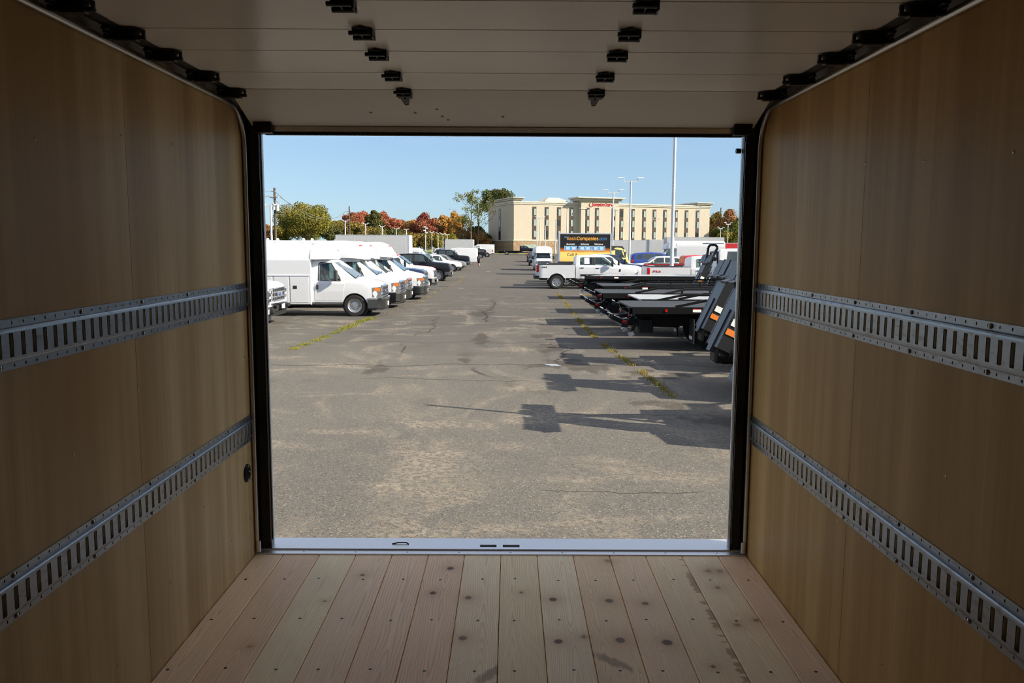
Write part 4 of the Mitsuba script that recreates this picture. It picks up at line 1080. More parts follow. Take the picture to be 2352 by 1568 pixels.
def rollback_kit(deck='deck_steel', side='black_steel', z=1.07, rails=True, tail=False, lift=True, cab=9.55):
    """Flat-bed recovery truck, tail towards -x at x = 0, cab at the far end."""
    k = Kit()
    L, W = 6.4, 1.24
    plate = sg.Polygon([(0.0, -W + 0.10), (0.10, -W), (L, -W), (L, W), (0.10, W), (0.0, W - 0.10)])
    if tail:
        k.add('deck', cat([ext(sg.box(1.4, -W, L, W), 0.05, 'xy', z - 0.05), hull([(0, -W, z - 0.12), (0, W, z - 0.12), (0, -W, z - 0.14), (0, W, z - 0.14), (1.42, -W, z), (1.42, W, z), (1.42, -W, z - 0.05), (1.42, W, z - 0.05)])]), deck)
    else:
        k.add('deck', ext(plate, 0.035, 'xy', z - 0.035), deck)
    for s in (-1, 1):
        k.add('side_sill', cat([cbox(0.05, L, s * (W - 0.05), s * (W + 0.01), z - 0.17, z - 0.004, 0.008)]), side)
        if rails:
            k.add('side_rail', cat([beam((1.05, s * (W - 0.02), z + 0.005), (1.75, s * (W - 0.02), z + 0.15), 0.05, 0.06), beam((1.73, s * (W - 0.02), z + 0.15), (L, s * (W - 0.02), z + 0.15), 0.05, 0.06)] + [cbox(x - 0.03, x + 0.03, s * (W - 0.045), s * W, z - 0.01, z + 0.13, 0.005) for x in (2.5, 3.6, 4.7, 5.8)]), side)
        k.add('marker_light', cat([cyl((0.83, s * (W + 0.005), z - 0.08), (0.83, s * (W + 0.03), z - 0.08), 0.035, 14)]), 'lamp_red', 30)
        k.add('reflector_tape', cat([box(1.46, 1.66, s * (W + 0.005), s * (W + 0.013), z - 0.12, z - 0.055)]), 'paper_white')
        k.add('reflector_tape>red_band', box(1.46, 1.66, s * (W + 0.006), s * (W + 0.015), z - 0.055, z - 0.04), 'lamp_red')
        k.add('tail_light', cbox(0.02, 0.05, s * 0.66, s * 0.76, z - 0.27, z - 0.20, 0.01), 'lamp_red')
    k.add('cross_members', cat([box(x, x + 0.08, -W + 0.05, W - 0.05, z - 0.16, z - 0.04) for x in np.arange(0.3, 6.2, 0.6)] + [box(0.2, 6.4, s * 0.42, s * 0.5, z - 0.3, z - 0.10) for s in (-1, 1)]), 'black_steel')
    k.add('chassis', cat([box(0.4, cab - 0.5, s * 0.36, s * 0.46, 0.55, 0.78) for s in (-1, 1)] + [cbox(0.25, 0.6, -0.9, 0.9, 0.42, 0.76, 0.03), cbox(3.6, 5.2, -1.1, -0.6, 0.42, 0.85, 0.03), cbox(3.6, 5.2, 0.6, 1.1, 0.42, 0.85, 0.03)]), 'black_steel')
    k.wheels([(2.2, -0.95), (2.2, 0.95)], 0.45, 0.45)
    for s in (-1, 1):
        k.add('mudflap', cat([cbox(1.50, 1.53, s * 0.72, s * 1.18, 0.18, 0.78, 0.006)]), 'rubber')
        k.add('mudflap>white_mark', cat([box(1.485, 1.50, s * (0.80 + 0.06 * i), s * (0.835 + 0.06 * i), 0.28, 0.36) for i in range(5)]), 'paper_white')
    if lift:
        k.add('wheel_lift', cat([beam((1.4, 0, 0.55), (-0.10, 0, 0.62), 0.16, 0.14), cbox(-0.18, -0.02, -0.95, 0.95, 0.56, 0.70, 0.015), beam((0.55, 0, 0.90), (0.1, 0, 0.62), 0.12, 0.10)]), 'black_steel')
        for s in (-1, 1):
            k.add('lift_arm', cat([beam((-0.10, s * 0.88, 0.66), (-0.48, s * 0.92, 0.84), 0.11, 0.10), beam((0.35, s * 0.80, 0.74), (-0.12, s * 0.88, 0.66), 0.10, 0.10)]), 'black_steel')
            k.add('lift_arm>grip_plate', cat([beam((-0.34, s * 0.90, 0.845), (-0.25, s * 0.90, 0.80), 0.20, 0.02), beam((-0.50, s * 0.93, 0.92), (-0.41, s * 0.92, 0.877), 0.20, 0.02)]), 'aluminium')
            k.add('lift_arm>reflector', beam((-0.16, s * 0.88 - 0.06, 0.70), (-0.04, s * 0.88 - 0.06, 0.67), 0.02, 0.07), 'lamp_red')
            k.add('stabiliser', cat([beam((0.25, s * 0.62, 0.72), (0.12, s * 0.60, 0.40), 0.08, 0.08)]), 'black_steel')
            k.add('stabiliser>foot', cat([beam((0.16, s * 0.60, 0.40), (0.05, s * 0.60, 0.34), 0.18, 0.10)]), 'aluminium')
    tow_cab(k, cab)
    k.add('headboard', cat([cbox(6.42, 6.50, -1.1, 1.1, z - 0.05, z + 0.12, 0.01)] + [beam((6.46, s * 1.0, z), (6.46, s * 0.62, 2.3), 0.08, 0.08) for s in (-1, 1)] + [cbox(6.42, 6.50, -0.64, 0.64, 2.26, 2.34, 0.01)]), 'black_steel')
    return k


def wrecker_kit(antenna=False, hoop=False, half=0.34):
    """Self-loading wrecker: folded wheel lift raised at the tail (x = 0), slanting boom, body boxes, cab."""
    k = Kit()
    k.add('utility_body', cat([hull([(0.7, s * 0.62, 0.55), (0.7, s * 1.12, 0.55), (0.7, s * 1.12, 1.12), (0.7, s * 0.62, 1.16), (4.2, s * 0.62, 0.55), (4.2, s * 1.12, 0.55), (4.2, s * 1.12, 1.32), (4.2, s * 0.62, 1.35)]) for s in (-1, 1)] + [box(0.8, 4.3, -0.64, 0.64, 0.75, 1.05), cbox(4.1, 4.4, -1.05, 1.05, 0.8, 1.55, 0.03)]), 'black_steel')
    k.add('chassis', cat([box(0.3, 7.2, s * 0.36, s * 0.46, 0.55, 0.78) for s in (-1, 1)]), 'black_steel')
    k.wheels([(2.2, -0.95), (2.2, 0.95)], 0.45, 0.42)
    # lift tower: a wide steel channel leaning forward, cross head with pads on top
    a, b = np.array((0.05, 0, 0.78)), np.array((0.62, 0, 2.02))
    d = (b - a) / np.linalg.norm(b - a)
    up = np.array((-d[2], 0, d[0]))
    k.add('lift_tower', cat([beam(a + [0, y, 0], b + [0, y, 0], 0.05, 0.24, up) for y in (-half, half)] + [beam(a + up * 0.09, b + up * 0.09, 2 * half - 0.04, 0.05, up), beam(a + up * 0.05 - d * 0.1, b + up * 0.05 - d * 0.7, 0.24, 0.18, up)]), 'lift_grey')
    k.add('lift_tower>white_sticker', beam(a + d * 0.42 + [0, -half - 0.032, 0], a + d * 0.54 + [0, -half - 0.032, 0], 0.012, 0.16, up), 'paper_white')
    k.add('lift_tower>orange_sticker', beam(a + d * 0.26 + [0, -half - 0.032, 0], a + d * 0.36 + [0, -half - 0.032, 0], 0.012, 0.2, up), 'sticker_orange')
    c = b + d * 0.02
    k.add('cross_head', cat([beam(c + [0, -0.93, 0], c + [0, 0.93, 0], 0.16, 0.14, d)]), 'black_steel')
    for i, y in enumerate((-0.72, -0.27, 0.27, 0.72)):
        q = c + np.array((-0.06, y, 0.02))
        k.add('cross_head>pad', cat([beam(q - d * 0.2 + up * 0.05, q + d * 0.12 + up * 0.05, 0.40, 0.05, up), beam(q - d * 0.2 + up * 0.05, q - d * 0.30 + up * 0.16, 0.38, 0.04, up), cbox(q[0] - 0.02, q[0] + 0.03, y - 0.21, y - 0.17, q[2] - 0.12, q[2] + 0.16, 0.008)]), 'lift_grey')
    k.add('hinge_foot', cat([cbox(-0.04, 0.36, -0.20, 0.20, 0.54, 0.80, 0.04), beam((0.1, 0, 0.62), (1.6, 0, 0.62), 0.2, 0.2), cyl((0.06, -0.34, 0.70), (0.06, 0.34, 0.70), 0.06, 14)]), 'black_steel')
    for s in (-1, 1):
        k.add('hydraulic_ram', cat([cyl((0.35, s * 0.34, 0.7), (0.7, s * 0.34, 1.45), 0.05, 10), cyl((0.7, s * 0.34, 1.45), (0.82, s * 0.34, 1.7), 0.03, 10)]), 'chrome')
        k.add('stay_arm', cat([tube([(0.15, s * 0.5, 0.75), (0.9, s * 0.62, 1.08), (1.4, s * 0.6, 1.1)], 0.045, 8)]), 'black_steel')
        k.add('tail_light', cbox(0.66, 0.70, s * 0.70, s * 1.08, 0.66, 0.80, 0.01), 'lamp_red')
        if not hoop:
            k.add('boom_leg', beam((0.95, s * 0.15, 1.95), (3.6, s * 0.85, 1.15), 0.12, 0.16), 'black_steel')
    if hoop:
        k.add('hoop', cat([beam(p, q_, 0.09, 0.09, (0, 1, 0)) for p, q_ in zip([(0.50, 0, 2.0), (0.56, 0, 2.52), (0.64, 0, 2.62), (0.86, 0, 2.62), (0.96, 0, 2.52)], [(0.56, 0, 2.52), (0.64, 0, 2.62), (0.86, 0, 2.62), (0.96, 0, 2.52), (0.72, 0, 2.0)])]), 'black_steel')
        k.add('hoop>light_bar', cbox(0.42, 1.10, -0.5, 0.5, 2.66, 2.71, 0.01), 'lamp_clear')
    else:
        k.add('boom', cat([beam((0.78, 0, 1.95), (1.40, 0, 2.70), 0.14, 0.16), cyl((1.38, -0.10, 2.68), (1.38, 0.10, 2.68), 0.08, 14), beam((3.4, 0, 1.2), (1.3, 0, 2.55), 0.16, 0.16)]), 'black_steel')
    if antenna:
        k.add('aerial', cyl((0.55, 0.15, 2.1), (0.62, 0.22, 3.2), 0.045, 6), 'black_steel')
    k.add('light_pylon', cat([tube([(4.3, s * 0.95, 1.5), (4.3, s * 0.9, 2.5), (4.35, s * 0.6, 2.75)], 0.05, 8) for s in (-1, 1)] + [beam((4.35, -0.65, 2.75), (4.35, 0.65, 2.75), 0.1, 0.1)]), 'black_steel')
    k.add('light_pylon>light_bar', cbox(4.2, 4.5, -0.62, 0.62, 2.82, 2.93, 0.03), 'lamp_clear')
    tow_cab(k, 8.35)
    return k

# ------------------------------------------------------------------ the vehicles of the lot


def X(px, Y):
    return (px - 1171.0) * Y / F


EVU, EVR = ev_kit('utility'), ev_kit('round')
PK, PKS, PKD = pickup_kit(True), pickup_kit(True, sticker=True), pickup_kit(False)
VAN, SUV, CAR = car_kit(TV, 'van'), car_kit(SU, 'suv'), car_kit(SD, 'saloon')
RB, RBA, RBT = rollback_kit(), rollback_kit('deck_aluminium', 'black_steel'), rollback_kit('deck_aluminium', 'black_steel', 1.16, False, True, cab=10.45)
WR, WRA, WRH = wrecker_kit(), wrecker_kit(True, False, 0.20), wrecker_kit(False, True)

# left row, from the nearest
PK.place('pickup_truck', 'white pickup nose cut by the left door post, nearest of the left row', 'pickup truck', -6.98, 23.7, group='white vehicles in the left row')
PK.place('pickup_truck', 'white pickup nose with chrome grille just in front of the white service van', 'pickup truck', -7.28, 26.5, group='white vehicles in the left row')
EVU.place('service_van', 'white service van with compartment doors and ladder rack posts, nearest van of the row', 'van', -4.5, 30.3, group='white vans in the left row')
EVR.place('cargo_van', 'white high-body cargo van right behind the service van with compartment doors', 'van', -4.38, 34.3, group='white vans in the left row')
EVR.place('cargo_van', 'white high-body cargo van squeezed between two others, only windscreen and nose showing', 'van', -4.43, 37.2, group='white vans in the left row')
EVR.place('cargo_van', 'white high-body cargo van beside the dark blue pickup, last of the van group', 'van', -4.0, 40.0, group='white vans in the left row')
PKD.place('pickup_truck', 'dark blue pickup whose hood shows behind the last white van', 'pickup truck', -4.26, 43.4, 'navy')
k_ = PKD.place('pickup_truck', 'white pickup with a red stripe over roof and hood', 'pickup truck', -4.25, 48.5)
part(k_, 'red_stripe', cat([cut(trimesh.Trimesh(PU.loft().vertices * [1, 1.006, 1.0] + [0.006, 0, 0.012], PU.loft().faces, process=False), [box(-9, 3, -3, 0.34, -1, 4), box(-9, 3, 0.80, 3, -1, 4), box(-9, -2.12, -3, 3, -1, 4), box(-2.2, -1.45, -3, 3, -1, 4), box(-9, 9, -3, 3, -1, 1.15)]), cut(trimesh.Trimesh(PU.loft().vertices * [1, 1.006, 1.0] + [0.0, 0, 0.012], PU.loft().faces, process=False), [box(-9, 9, -3, 3, -1, 1.98), box(-2.2, 9, -3, 3, -1, 4), box(-9, -3.7, -3, 3, -1, 4)])]), 'paint_red', label='red stripe', tw=T().translate([-4.25, 48.5, 0]))
PKD.place('pickup_truck', 'black pickup with tall chrome-framed grille and black tyre in view', 'pickup truck', -4.33, 62.5, 'black')
PKD.place('pickup_truck', 'white pickup hidden behind the black pickup, only roof and hood showing', 'pickup truck', -4.6, 66.0)
SUV.place('sport_utility_car', 'white car nose peeking out beyond the black pickup', 'car', -5.1, 88.0)
SUV.place('sport_utility_car', 'grey sport utility car beyond the small white car nose', 'car', -4.84, 92.0, 'grey')
PKD.place('pickup_truck', 'black truck with tall dark cab beside the grey sport utility car', 'pickup truck', -4.65, 98.0, 'black', z=0.22)
VAN.place('panel_van', 'white panel van parked tail out near the walking person', 'van', -10.6, 121.0, yaw=180)
SUV.place('sport_utility_car', 'black sport utility car tail out beyond the walking person', 'car', -9.6, 164.0, 'black', yaw=180)
PKD.place('pickup_truck', 'white pickup tail out at the far end of the left row', 'pickup truck', -9.8, 172.0, yaw=180)
VAN.place('panel_van', 'white panel van at the very end of the left row by the hotel', 'van', -9.3, 182.0, yaw=180)
VAN.place('panel_van', 'white panel van roof between the box trailer and the black pickup', 'van', -6.0, 75.5)
box_truck_kit(6.0, 3.5, 1.22, 1.0, cabless=True).place('box_trailer', 'long white box trailer behind the white cargo vans', 'trailer', -5.9, 70.2)
box_truck_kit(4.4, 3.7, 1.22, 1.0).place('box_truck', 'white box truck body far behind the left row', 'truck', -12.6, 131.0, yaw=180)

# right row
PKS.place('pickup_truck', 'white crew cab pickup with papers in its rear window, nearest pickup on the right', 'pickup truck', X(1228, 50.5) + 6.42, 51.5, group='white pickups right of the lane')
PKD.place('pickup_truck', 'white pickup directly behind the one with window papers', 'pickup truck', 8.75, 54.8, group='white pickups right of the lane')
PKD.place('pickup_truck', 'dark blue pickup third behind the one with window papers', 'pickup truck', 9.6, 58.0, 'navy')
PKD.place('pickup_truck', 'white pickup under the truck with the black advertising box', 'pickup truck', 9.75, 61.6, group='white pickups right of the lane')
PKS.place('pickup_truck', 'white pickup with red off-road lettering on its bed, behind the aluminium flatbed', 'pickup truck', 13.75, 45.9, group='white pickups right of the lane')
PKD.place('pickup_truck', 'white pickup just beyond the one with red bed lettering', 'pickup truck', 14.7, 49.4, group='white pickups right of the lane')
PKD.place('pickup_truck', 'red pickup cab above the white pickup beds', 'pickup truck', 15.4, 55.5, 'red')
SUV.place('sport_utility_car', 'white low car with arched roof in front of the blue one', 'car', 11.8, 80.5, yaw=180)


def scaled(kit, q, *a, **kw):
    yaw, z = kw.pop('yaw', 0.0), kw.pop('z', None)
    kk = kit.place(*a, **kw)
    tw = T().translate([a[3], a[4], float(ground_z(a[4])) if z is None else z]).rotate([0, 0, 1], yaw).scale([q, q, q])
    for key in scene:
        if key.startswith(kk + '__'):
            scene[key]['to_world'] = tw
    return kk


scaled(SUV, 1.2, 'sport_utility_car', 'bright blue wagon with roof rails beside the light pole', 'car', 18.4, 86.0, paint='blue')
EVR.place('cargo_van', 'white cargo van facing the camera at the right edge of the lane', 'van', X(1248.5, 92), 92.0, yaw=-90)
SUV.place('sport_utility_car', 'dark red car partly hidden left of the van that faces the camera', 'car', X(1224, 138), 138.0, 'dark_red', yaw=-90)
SUV.place('sport_utility_car', 'black car right behind the van that faces the camera', 'car', X(1230, 118), 118.0, 'black', yaw=-90)
scaled(EVR, 1.26, 'cargo_van', 'tall white truck with rounded cab hood facing left, before the hotel', 'van', 16.2, 98.0, yaw=180)
box_truck_kit(5.0, 3.6, cabless=True).place('box_trailer', 'white box trailer right of the advertising truck', 'trailer', X(1478, 110) + 2.5, 110.0)
box_truck_kit(5.5, 3.75).place('box_truck', 'white box truck seen end on before the hotel windows', 'truck', X(1488, 128), 128.0, yaw=90)
box_truck_kit(7.6, 4.05, cabless=True).place('box_trailer', 'largest white trailer at the right, below the hotel', 'trailer', X(1654, 113) + 2.5, 113.0)
box_truck_kit(5.5, 3.35, boxm='paint_red').place('box_truck', 'red box truck behind the white tow truck cab', 'truck', 37.5, 120.0, 'red')

# the advertising truck
AD_Y = 78.0
x0, x1 = X(1283, AD_Y - 1.2), X(1402, AD_Y - 1.2)
adk = Kit()
Lx = x1 - x0
adk.add('cargo_box', cbox(-Lx, 0, -1.22, 1.22, 1.05, 3.86, 0.02), 'trailer_white')
adk.add('cargo_box>edge_trim', cat([cbox(-Lx - .01, 0.01, -1.245, -1.20, 3.78, 3.88, 0.008), cbox(-Lx - .02, -Lx + 0.10, -1.245, -1.20, 1.0, 3.88, 0.008), cbox(-0.10, 0.02, -1.245, -1.20, 1.0, 3.88, 0.008), cbox(-Lx, 0, -1.24, -1.20, 1.0, 1.12, 0.008)]), 'aluminium')
CBO = Body([(0.08, .75, 1.0, 1.75, .92, 2.55), (0.5, .72, 1.03, 1.75, .93, 2.62), (1.0, .70, 1.03, 1.72, .91, 2.58), (1.35, .70, 1.02, 1.60, .86, 2.35), (1.62, .70, 1.0, 1.45, .86, 1.62), (1.72, .72, .96, 1.25, .84, 1.36)])
hood_front(CBO, adk, [[(0.42, 1.72), (1.34, 1.62), (1.45, 1.72), (1.22, 2.30), (0.42, 2.42)]], (1.60, 1.40, 1.66, 2.24, 0.80, 0.78), None, False, 0, arches([0.95], 0.48, 1.0, 0.45))
adk.add('cab_top', hull([(0.06, s * 0.98, 2.3) for s in (-1, 1)] + [(0.06, s * 0.90, 2.74) for s in (-1, 1)] + [(1.1, s * 0.84, 2.70) for s in (-1, 1)] + [(1.3, s * 0.88, 2.42) for s in (-1, 1)]), 'plastic_black')
for s in (-1, 1):
    adk.add('mirror', mirror(1.3, s * 1.0, 1.9, s, True), 'plastic_black', 30)
adk.add('chassis', cat([box(-Lx, 1.4, s * 0.36, s * 0.46, 0.6, 0.84) for s in (-1, 1)]), 'plastic_black')
adk.wheels([(-Lx + 1.4, -0.98), (-Lx + 1.4, 0.98), (0.95, -0.88), (0.95, 0.88)], 0.45, 0.3)
ad = adk.place('advertising_truck', 'box truck with black and yellow advertising side, yellow cab', 'truck', x1, AD_Y, 'cream')


def ad_face(p, n, uv):
    z = p.z
    c = mix(srgb(236, 196, 112), srgb(250, 214, 120), smoothstep(1.1, 1.9, z))
    c = mix(c, mi.Color3f(srgb(198, 110, 40)), smoothstep(2.05, 2.32, z + 0.05 * noise(p.x * 2, z * 4, 1.0)))
    return mix(c, mi.Color3f(srgb(26, 22, 22)), smoothstep(2.28, 2.62, z + 0.05 * noise(p.x * 2.3, z * 3, 5.0)))


mat('ad_face', proc(ad_face), 0.4)
mat('sign_orange', srgb(238, 170, 70), 0.5)
mat('sign_blue', srgb(70, 150, 215), 0.5)
mat('sign_white', (0.85, 0.85, 0.85), 0.5)
yf = AD_Y - 1.22
part(ad, 'printed_side', box(x0 + 0.11, x1 - 0.11, yf - 0.012, yf + 0.005, 1.13, 3.77), 'ad_face', label='black side fading to orange and yellow')


def lettering(parent, name, text, h, x, y, z, m, bold=False, depth=0.012, width=None, tw=None, slant=0.0):
    t = meshkit.text_mesh(text, h, depth, bold)
    v = t.vertices.copy()
    if width:
        v[:, 0] = (v[:, 0] - v[:, 0].min()) * width / np.ptp(v[:, 0])
    v[:, 0] += slant * v[:, 1]
    t.vertices = np.stack([x + v[:, 0], y - v[:, 2], z + v[:, 1]], 1)
    return part(parent, name, t, m, tw=tw)


sx = Lx / 119.0         # metres per photo pixel on the side
lx = lambda p: x0 + (p - 1283) * sx
lettering(ad, 'lettering', 'The', 0.16, lx(1294.5), yf - 0.012, 3.42, 'sign_blue', True, width=0.28)
lettering(ad, 'lettering', 'Basic', 0.30, lx(1301.5), yf - 0.012, 3.24, 'sign_orange', False, width=sx * 21.5)
lettering(ad, 'lettering', 'Companies', 0.30, lx(1324), yf - 0.012, 3.24, 'sign_orange', True, width=sx * 48.5)
lettering(ad, 'lettering', '.com', 0.30, lx(1373), yf - 0.012, 3.24, 'sign_blue', False, width=sx * 18)
for a, b, w1 in ((1295, 1324.5, 'Basements'), (1327.5, 1357, 'Bathrooms'), (1359, 1388, 'Kitchens')):
    lettering(ad, 'lettering', w1, 0.14, lx(a + 5), yf - 0.012, 2.80, 'sign_white', True, width=sx * 19)
    part(ad, 'offer_panel', cbox(lx(a), lx(b), yf - 0.022, yf - 0.008, 2.28, 2.70, 0.004), 'sign_white', label='blue and white offer panel')
    part(ad, 'offer_panel_face', cbox(lx(a) + 0.025, lx(b) - 0.025, yf - 0.026, yf - 0.014, 2.305, 2.675, 0.004), 'sign_blue')
    for q in (0.14, 0.60):
        part(ad, 'offer_print', cat([box(lx(a + (b - a) * q), lx(a + (b - a) * (q + 0.28)), yf - 0.030, yf - 0.020, z, z + 0.05) for z in (2.38, 2.46, 2.54)]), 'sign_white')
    part(ad, 'offer_print', ext(sg.Polygon([(lx(a + (b - a) * .49), 2.34), (lx(a + (b - a) * .51), 2.34), (lx(a + (b - a) * .55), 2.64), (lx(a + (b - a) * .53), 2.64)]), 0.01, 'xz', yf - 0.03), 'sign_white')
lettering(ad, 'lettering', 'Call 8', 0.26, lx(1302), yf - 0.012, 1.78, 'sign_black', False, width=sx * 23)

# badges on pickups
for n_, txt, m_, x_, y_ in (('pickup_truck_009', '4x4', 'sign_black', 0, 0),):
    pass
p1x, p1y = X(1228, 50.5), 51.5
pk1 = [k for k in labels if labels[k]['label'].startswith('white crew cab pickup with papers')][0]
lettering(pk1, 'badge', '4x4', 0.085, p1x + 0.42, p1y - 1.0, 1.28, 'sign_black', True, width=0.34, slant=0.2)
pk4 = [k for k in labels if labels[k]['label'].startswith('white pickup with red off-road')][0]
lettering(pk4, 'badge', 'FX4', 0.11, 13.75 - 6.4 + 0.40, 45.9 - 1.0, 1.18, 'text_red', True, width=0.42, slant=0.2)

# flatbed recovery trucks, tails to the lane
RB.place('flatbed_tow_truck', 'black flatbed tow truck nearest the camera, grey steel deck', 'tow truck', 2.86, 20.7)
RBA.place('flatbed_tow_truck', 'flatbed tow truck with bright aluminium deck set back between two black ones', 'tow truck', 3.55, 23.75)
RB.place('flatbed_tow_truck', 'black flatbed tow truck just beyond the bright aluminium deck', 'tow truck', 2.85, 26.9)
RB.place('flatbed_tow_truck', 'black flatbed tow truck with long rails, third black deck from the camera', 'tow truck', 3.45, 31.9)
RBT.place('flatbed_tow_truck', 'aluminium flatbed tow truck with white cab and sloped tail, farthest of the flatbeds', 'tow truck', 3.5, 40.6)
WRA.place('wrecker_truck', 'black wrecker hidden behind the right door post, casting the long cross-shaped shadow', 'tow truck', 2.98, 10.6)
WR.place('wrecker_truck', 'black wrecker with raised wheel lift cut by the right door post', 'tow truck', 3.45, 13.8)
WR.place('wrecker_truck', 'black wrecker with raised slanting wheel lift next to the nearest flatbed', 'tow truck', 3.97, 17.0)
WRH.place('wrecker_truck', 'black wrecker with a hoop and light bar, farther back beside the white tow truck cab', 'tow truck', 8.0, 35.9)
scaled(RB, 0.86, 'flatbed_tow_truck', 'dark flatbed truck parked across the lane end before the hotel', 'tow truck', -2.6, 192.0, paint='black')

# ------------------------------------------------------------------ lamp posts
mat('pole_white', (0.57, 0.6, 0.65), 0.35)
mat('pole_wood', (0.10, 0.075, 0.055), 0.8)
mat('wire_black', (0.14, 0.14, 0.15), 0.6)
mat('transformer_grey', (0.55, 0.56, 0.58), 0.5)


def lamp_post(X_, Y_, h, label, ang=0.0, r=0.10, group=None, heads=True, wide=1.0, step=0.27):
    key = thing('lamp_post', label, 'lamp post', group)
    tw = T().translate([X_, Y_, float(ground_z(Y_))]).rotate([0, 0, 1], ang)
    part(key, 'pole', cyl((0, 0, 0), (0, 0, h), r, 14, r * 0.7), 'pole_white', 40, tw=tw)
    part(key, 'base', cyl((0, 0, 0), (0, 0, 0.5), 0.28, 16), 'trailer_white', 40, tw=tw)
    if heads:
        part(key, 'cross_arm', cat([beam((-0.62 * wide, 0, h - 0.05), (0.62 * wide, 0, h - 0.05), 0.09, 0.09)] + [beam((s * 0.62 * wide, 0, h - 0.09), (s * 0.66 * wide, 0, h + step), 0.08, 0.08, (0, 1, 0)) for s in (-1, 1)]), 'pole_white', tw=tw)
        for s in (-1, 1):
            part(key, 'lamp_head', hull([(s * 0.62 * wide, -0.17, h + step - .03), (s * 0.62 * wide, 0.17, h + step - .03), (s * 0.62 * wide, -0.14, h + step + .07), (s * .62 * wide, .14, h + step + .07), (s * 1.28 * wide, -0.15, h + step + .03), (s * 1.28 * wide, 0.15, h + step + .03), (s * 1.26 * wide, 0, h + step + .10)]), 'pole_white', tw=tw)
    return key


lamp_post(9.28, 47.6, 9.2, 'tall white lamp post standing among the tow trucks, top hidden by the door', r=0.115)
for px, ty, h, lab in ((1444, 418, 9.0, 'white twin-head lamp post left of the tallest one'), (1405, 443, 9.0, 'white twin-head lamp post above the advertising truck')):
    Y_ = (h - H) * F / (571 - ty)
    lamp_post(X(px, Y_), Y_, h, lab, r=0.11)
rp_ = 'distant white lamp posts before the hotel'
for px, ty, h, lab, ang, wd in ((1239, 499, 9.0, 'thin lamp post pair member in front of the first hotel window column', 0, 1.0), (1233.5, 503, 9.0, 'thin lamp post just left of its twin before the hotel', 60, .8), (1252, 519, 8.0, 'short thin lamp post before the second hotel window column', 90, .8), (1300.5, 480, 9.6, 'thin lamp post left of the hotel tower', 90, .6), (1274.5, 507, 9.0, 'faint lamp post between the second and third hotel window columns', 90, .6), (1503.5, 500, 9.0, 'twin-head lamp post before the right wing of the hotel', 0, 1.0), (1601.5, 474, 9.6, 'tall lamp post at the right end of the hotel', 90, .6), (1651, 520, 7.5, 'shorter lamp post right of the hotel by the trees', 30, 1.0), (1667.5, 510, 7.5, 'taller lamp post right of the hotel by the trees', 30, 1.0)):
    Y_ = min((h + 0.9 - H) * F / (571 - ty), 205.0)
    h2 = H + (571 - ty) * Y_ / F - float(ground_z(Y_))
    lamp_post(X(px, Y_), Y_, h2 - 0.3, lab, ang, 0.11, rp_, True, wd)
lp = 'white lamp posts behind the left row'
for i, (px, ty) in enumerate(((628, 472), (796, 507), (842, 514), (880, 520), (912, 525), (935, 527), (993, 533), (1007, 535), (1018, 537), (1028, 538))):
    Y_ = (6.6 - H) * F / (571 - ty) * 0.97
    Y_ = min(Y_, 198.0)
    names = ['nearest lamp post of the left line, beside the utility pole', 'lamp post at the left end of the box trailer', 'lamp post second along the top of the box trailer', 'lamp post third along the top of the box trailer', 'lamp post fourth along the top of the box trailer', 'lamp post at the right end of the box trailer', 'first of four thin lamp posts right of the camera mast', 'second of four thin lamp posts right of the camera mast', 'third of four thin lamp posts right of the camera mast', 'last of four thin lamp posts right of the camera mast']
    hh = H + (571 - ty) * Y_ / F - float(ground_z(Y_))
    lamp_post(X(px, Y_), Y_, hh - 0.16, 'white ' + names[i], 0 if i == 0 else 25, 0.12, lp, True, 0.5 if i else 0.8, 0.06)
Y_ = 190.0
cm = thing('camera_mast', 'white mast carrying several cameras above the panel van', 'mast')
xm = X(978.5, Y_)
part(cm, 'pole', cyl((xm, Y_, 0.9), (xm, Y_, 6.9), 0.13, 12), 'pole_white', 40)
for dx, dz in ((0.25, 5.9), (-0.2, 6.4), (0.28, 6.9), (-0.12, 7.2)):
    part(cm, 'camera', cat([cbox(xm + dx - 0.28, xm + dx + 0.28, Y_ - 0.3, Y_ + 0.2, dz - 0.14, dz + 0.16, 0.05), cyl((xm, Y_, dz), (xm + dx, Y_, dz), 0.06, 8)]), 'pole_white')

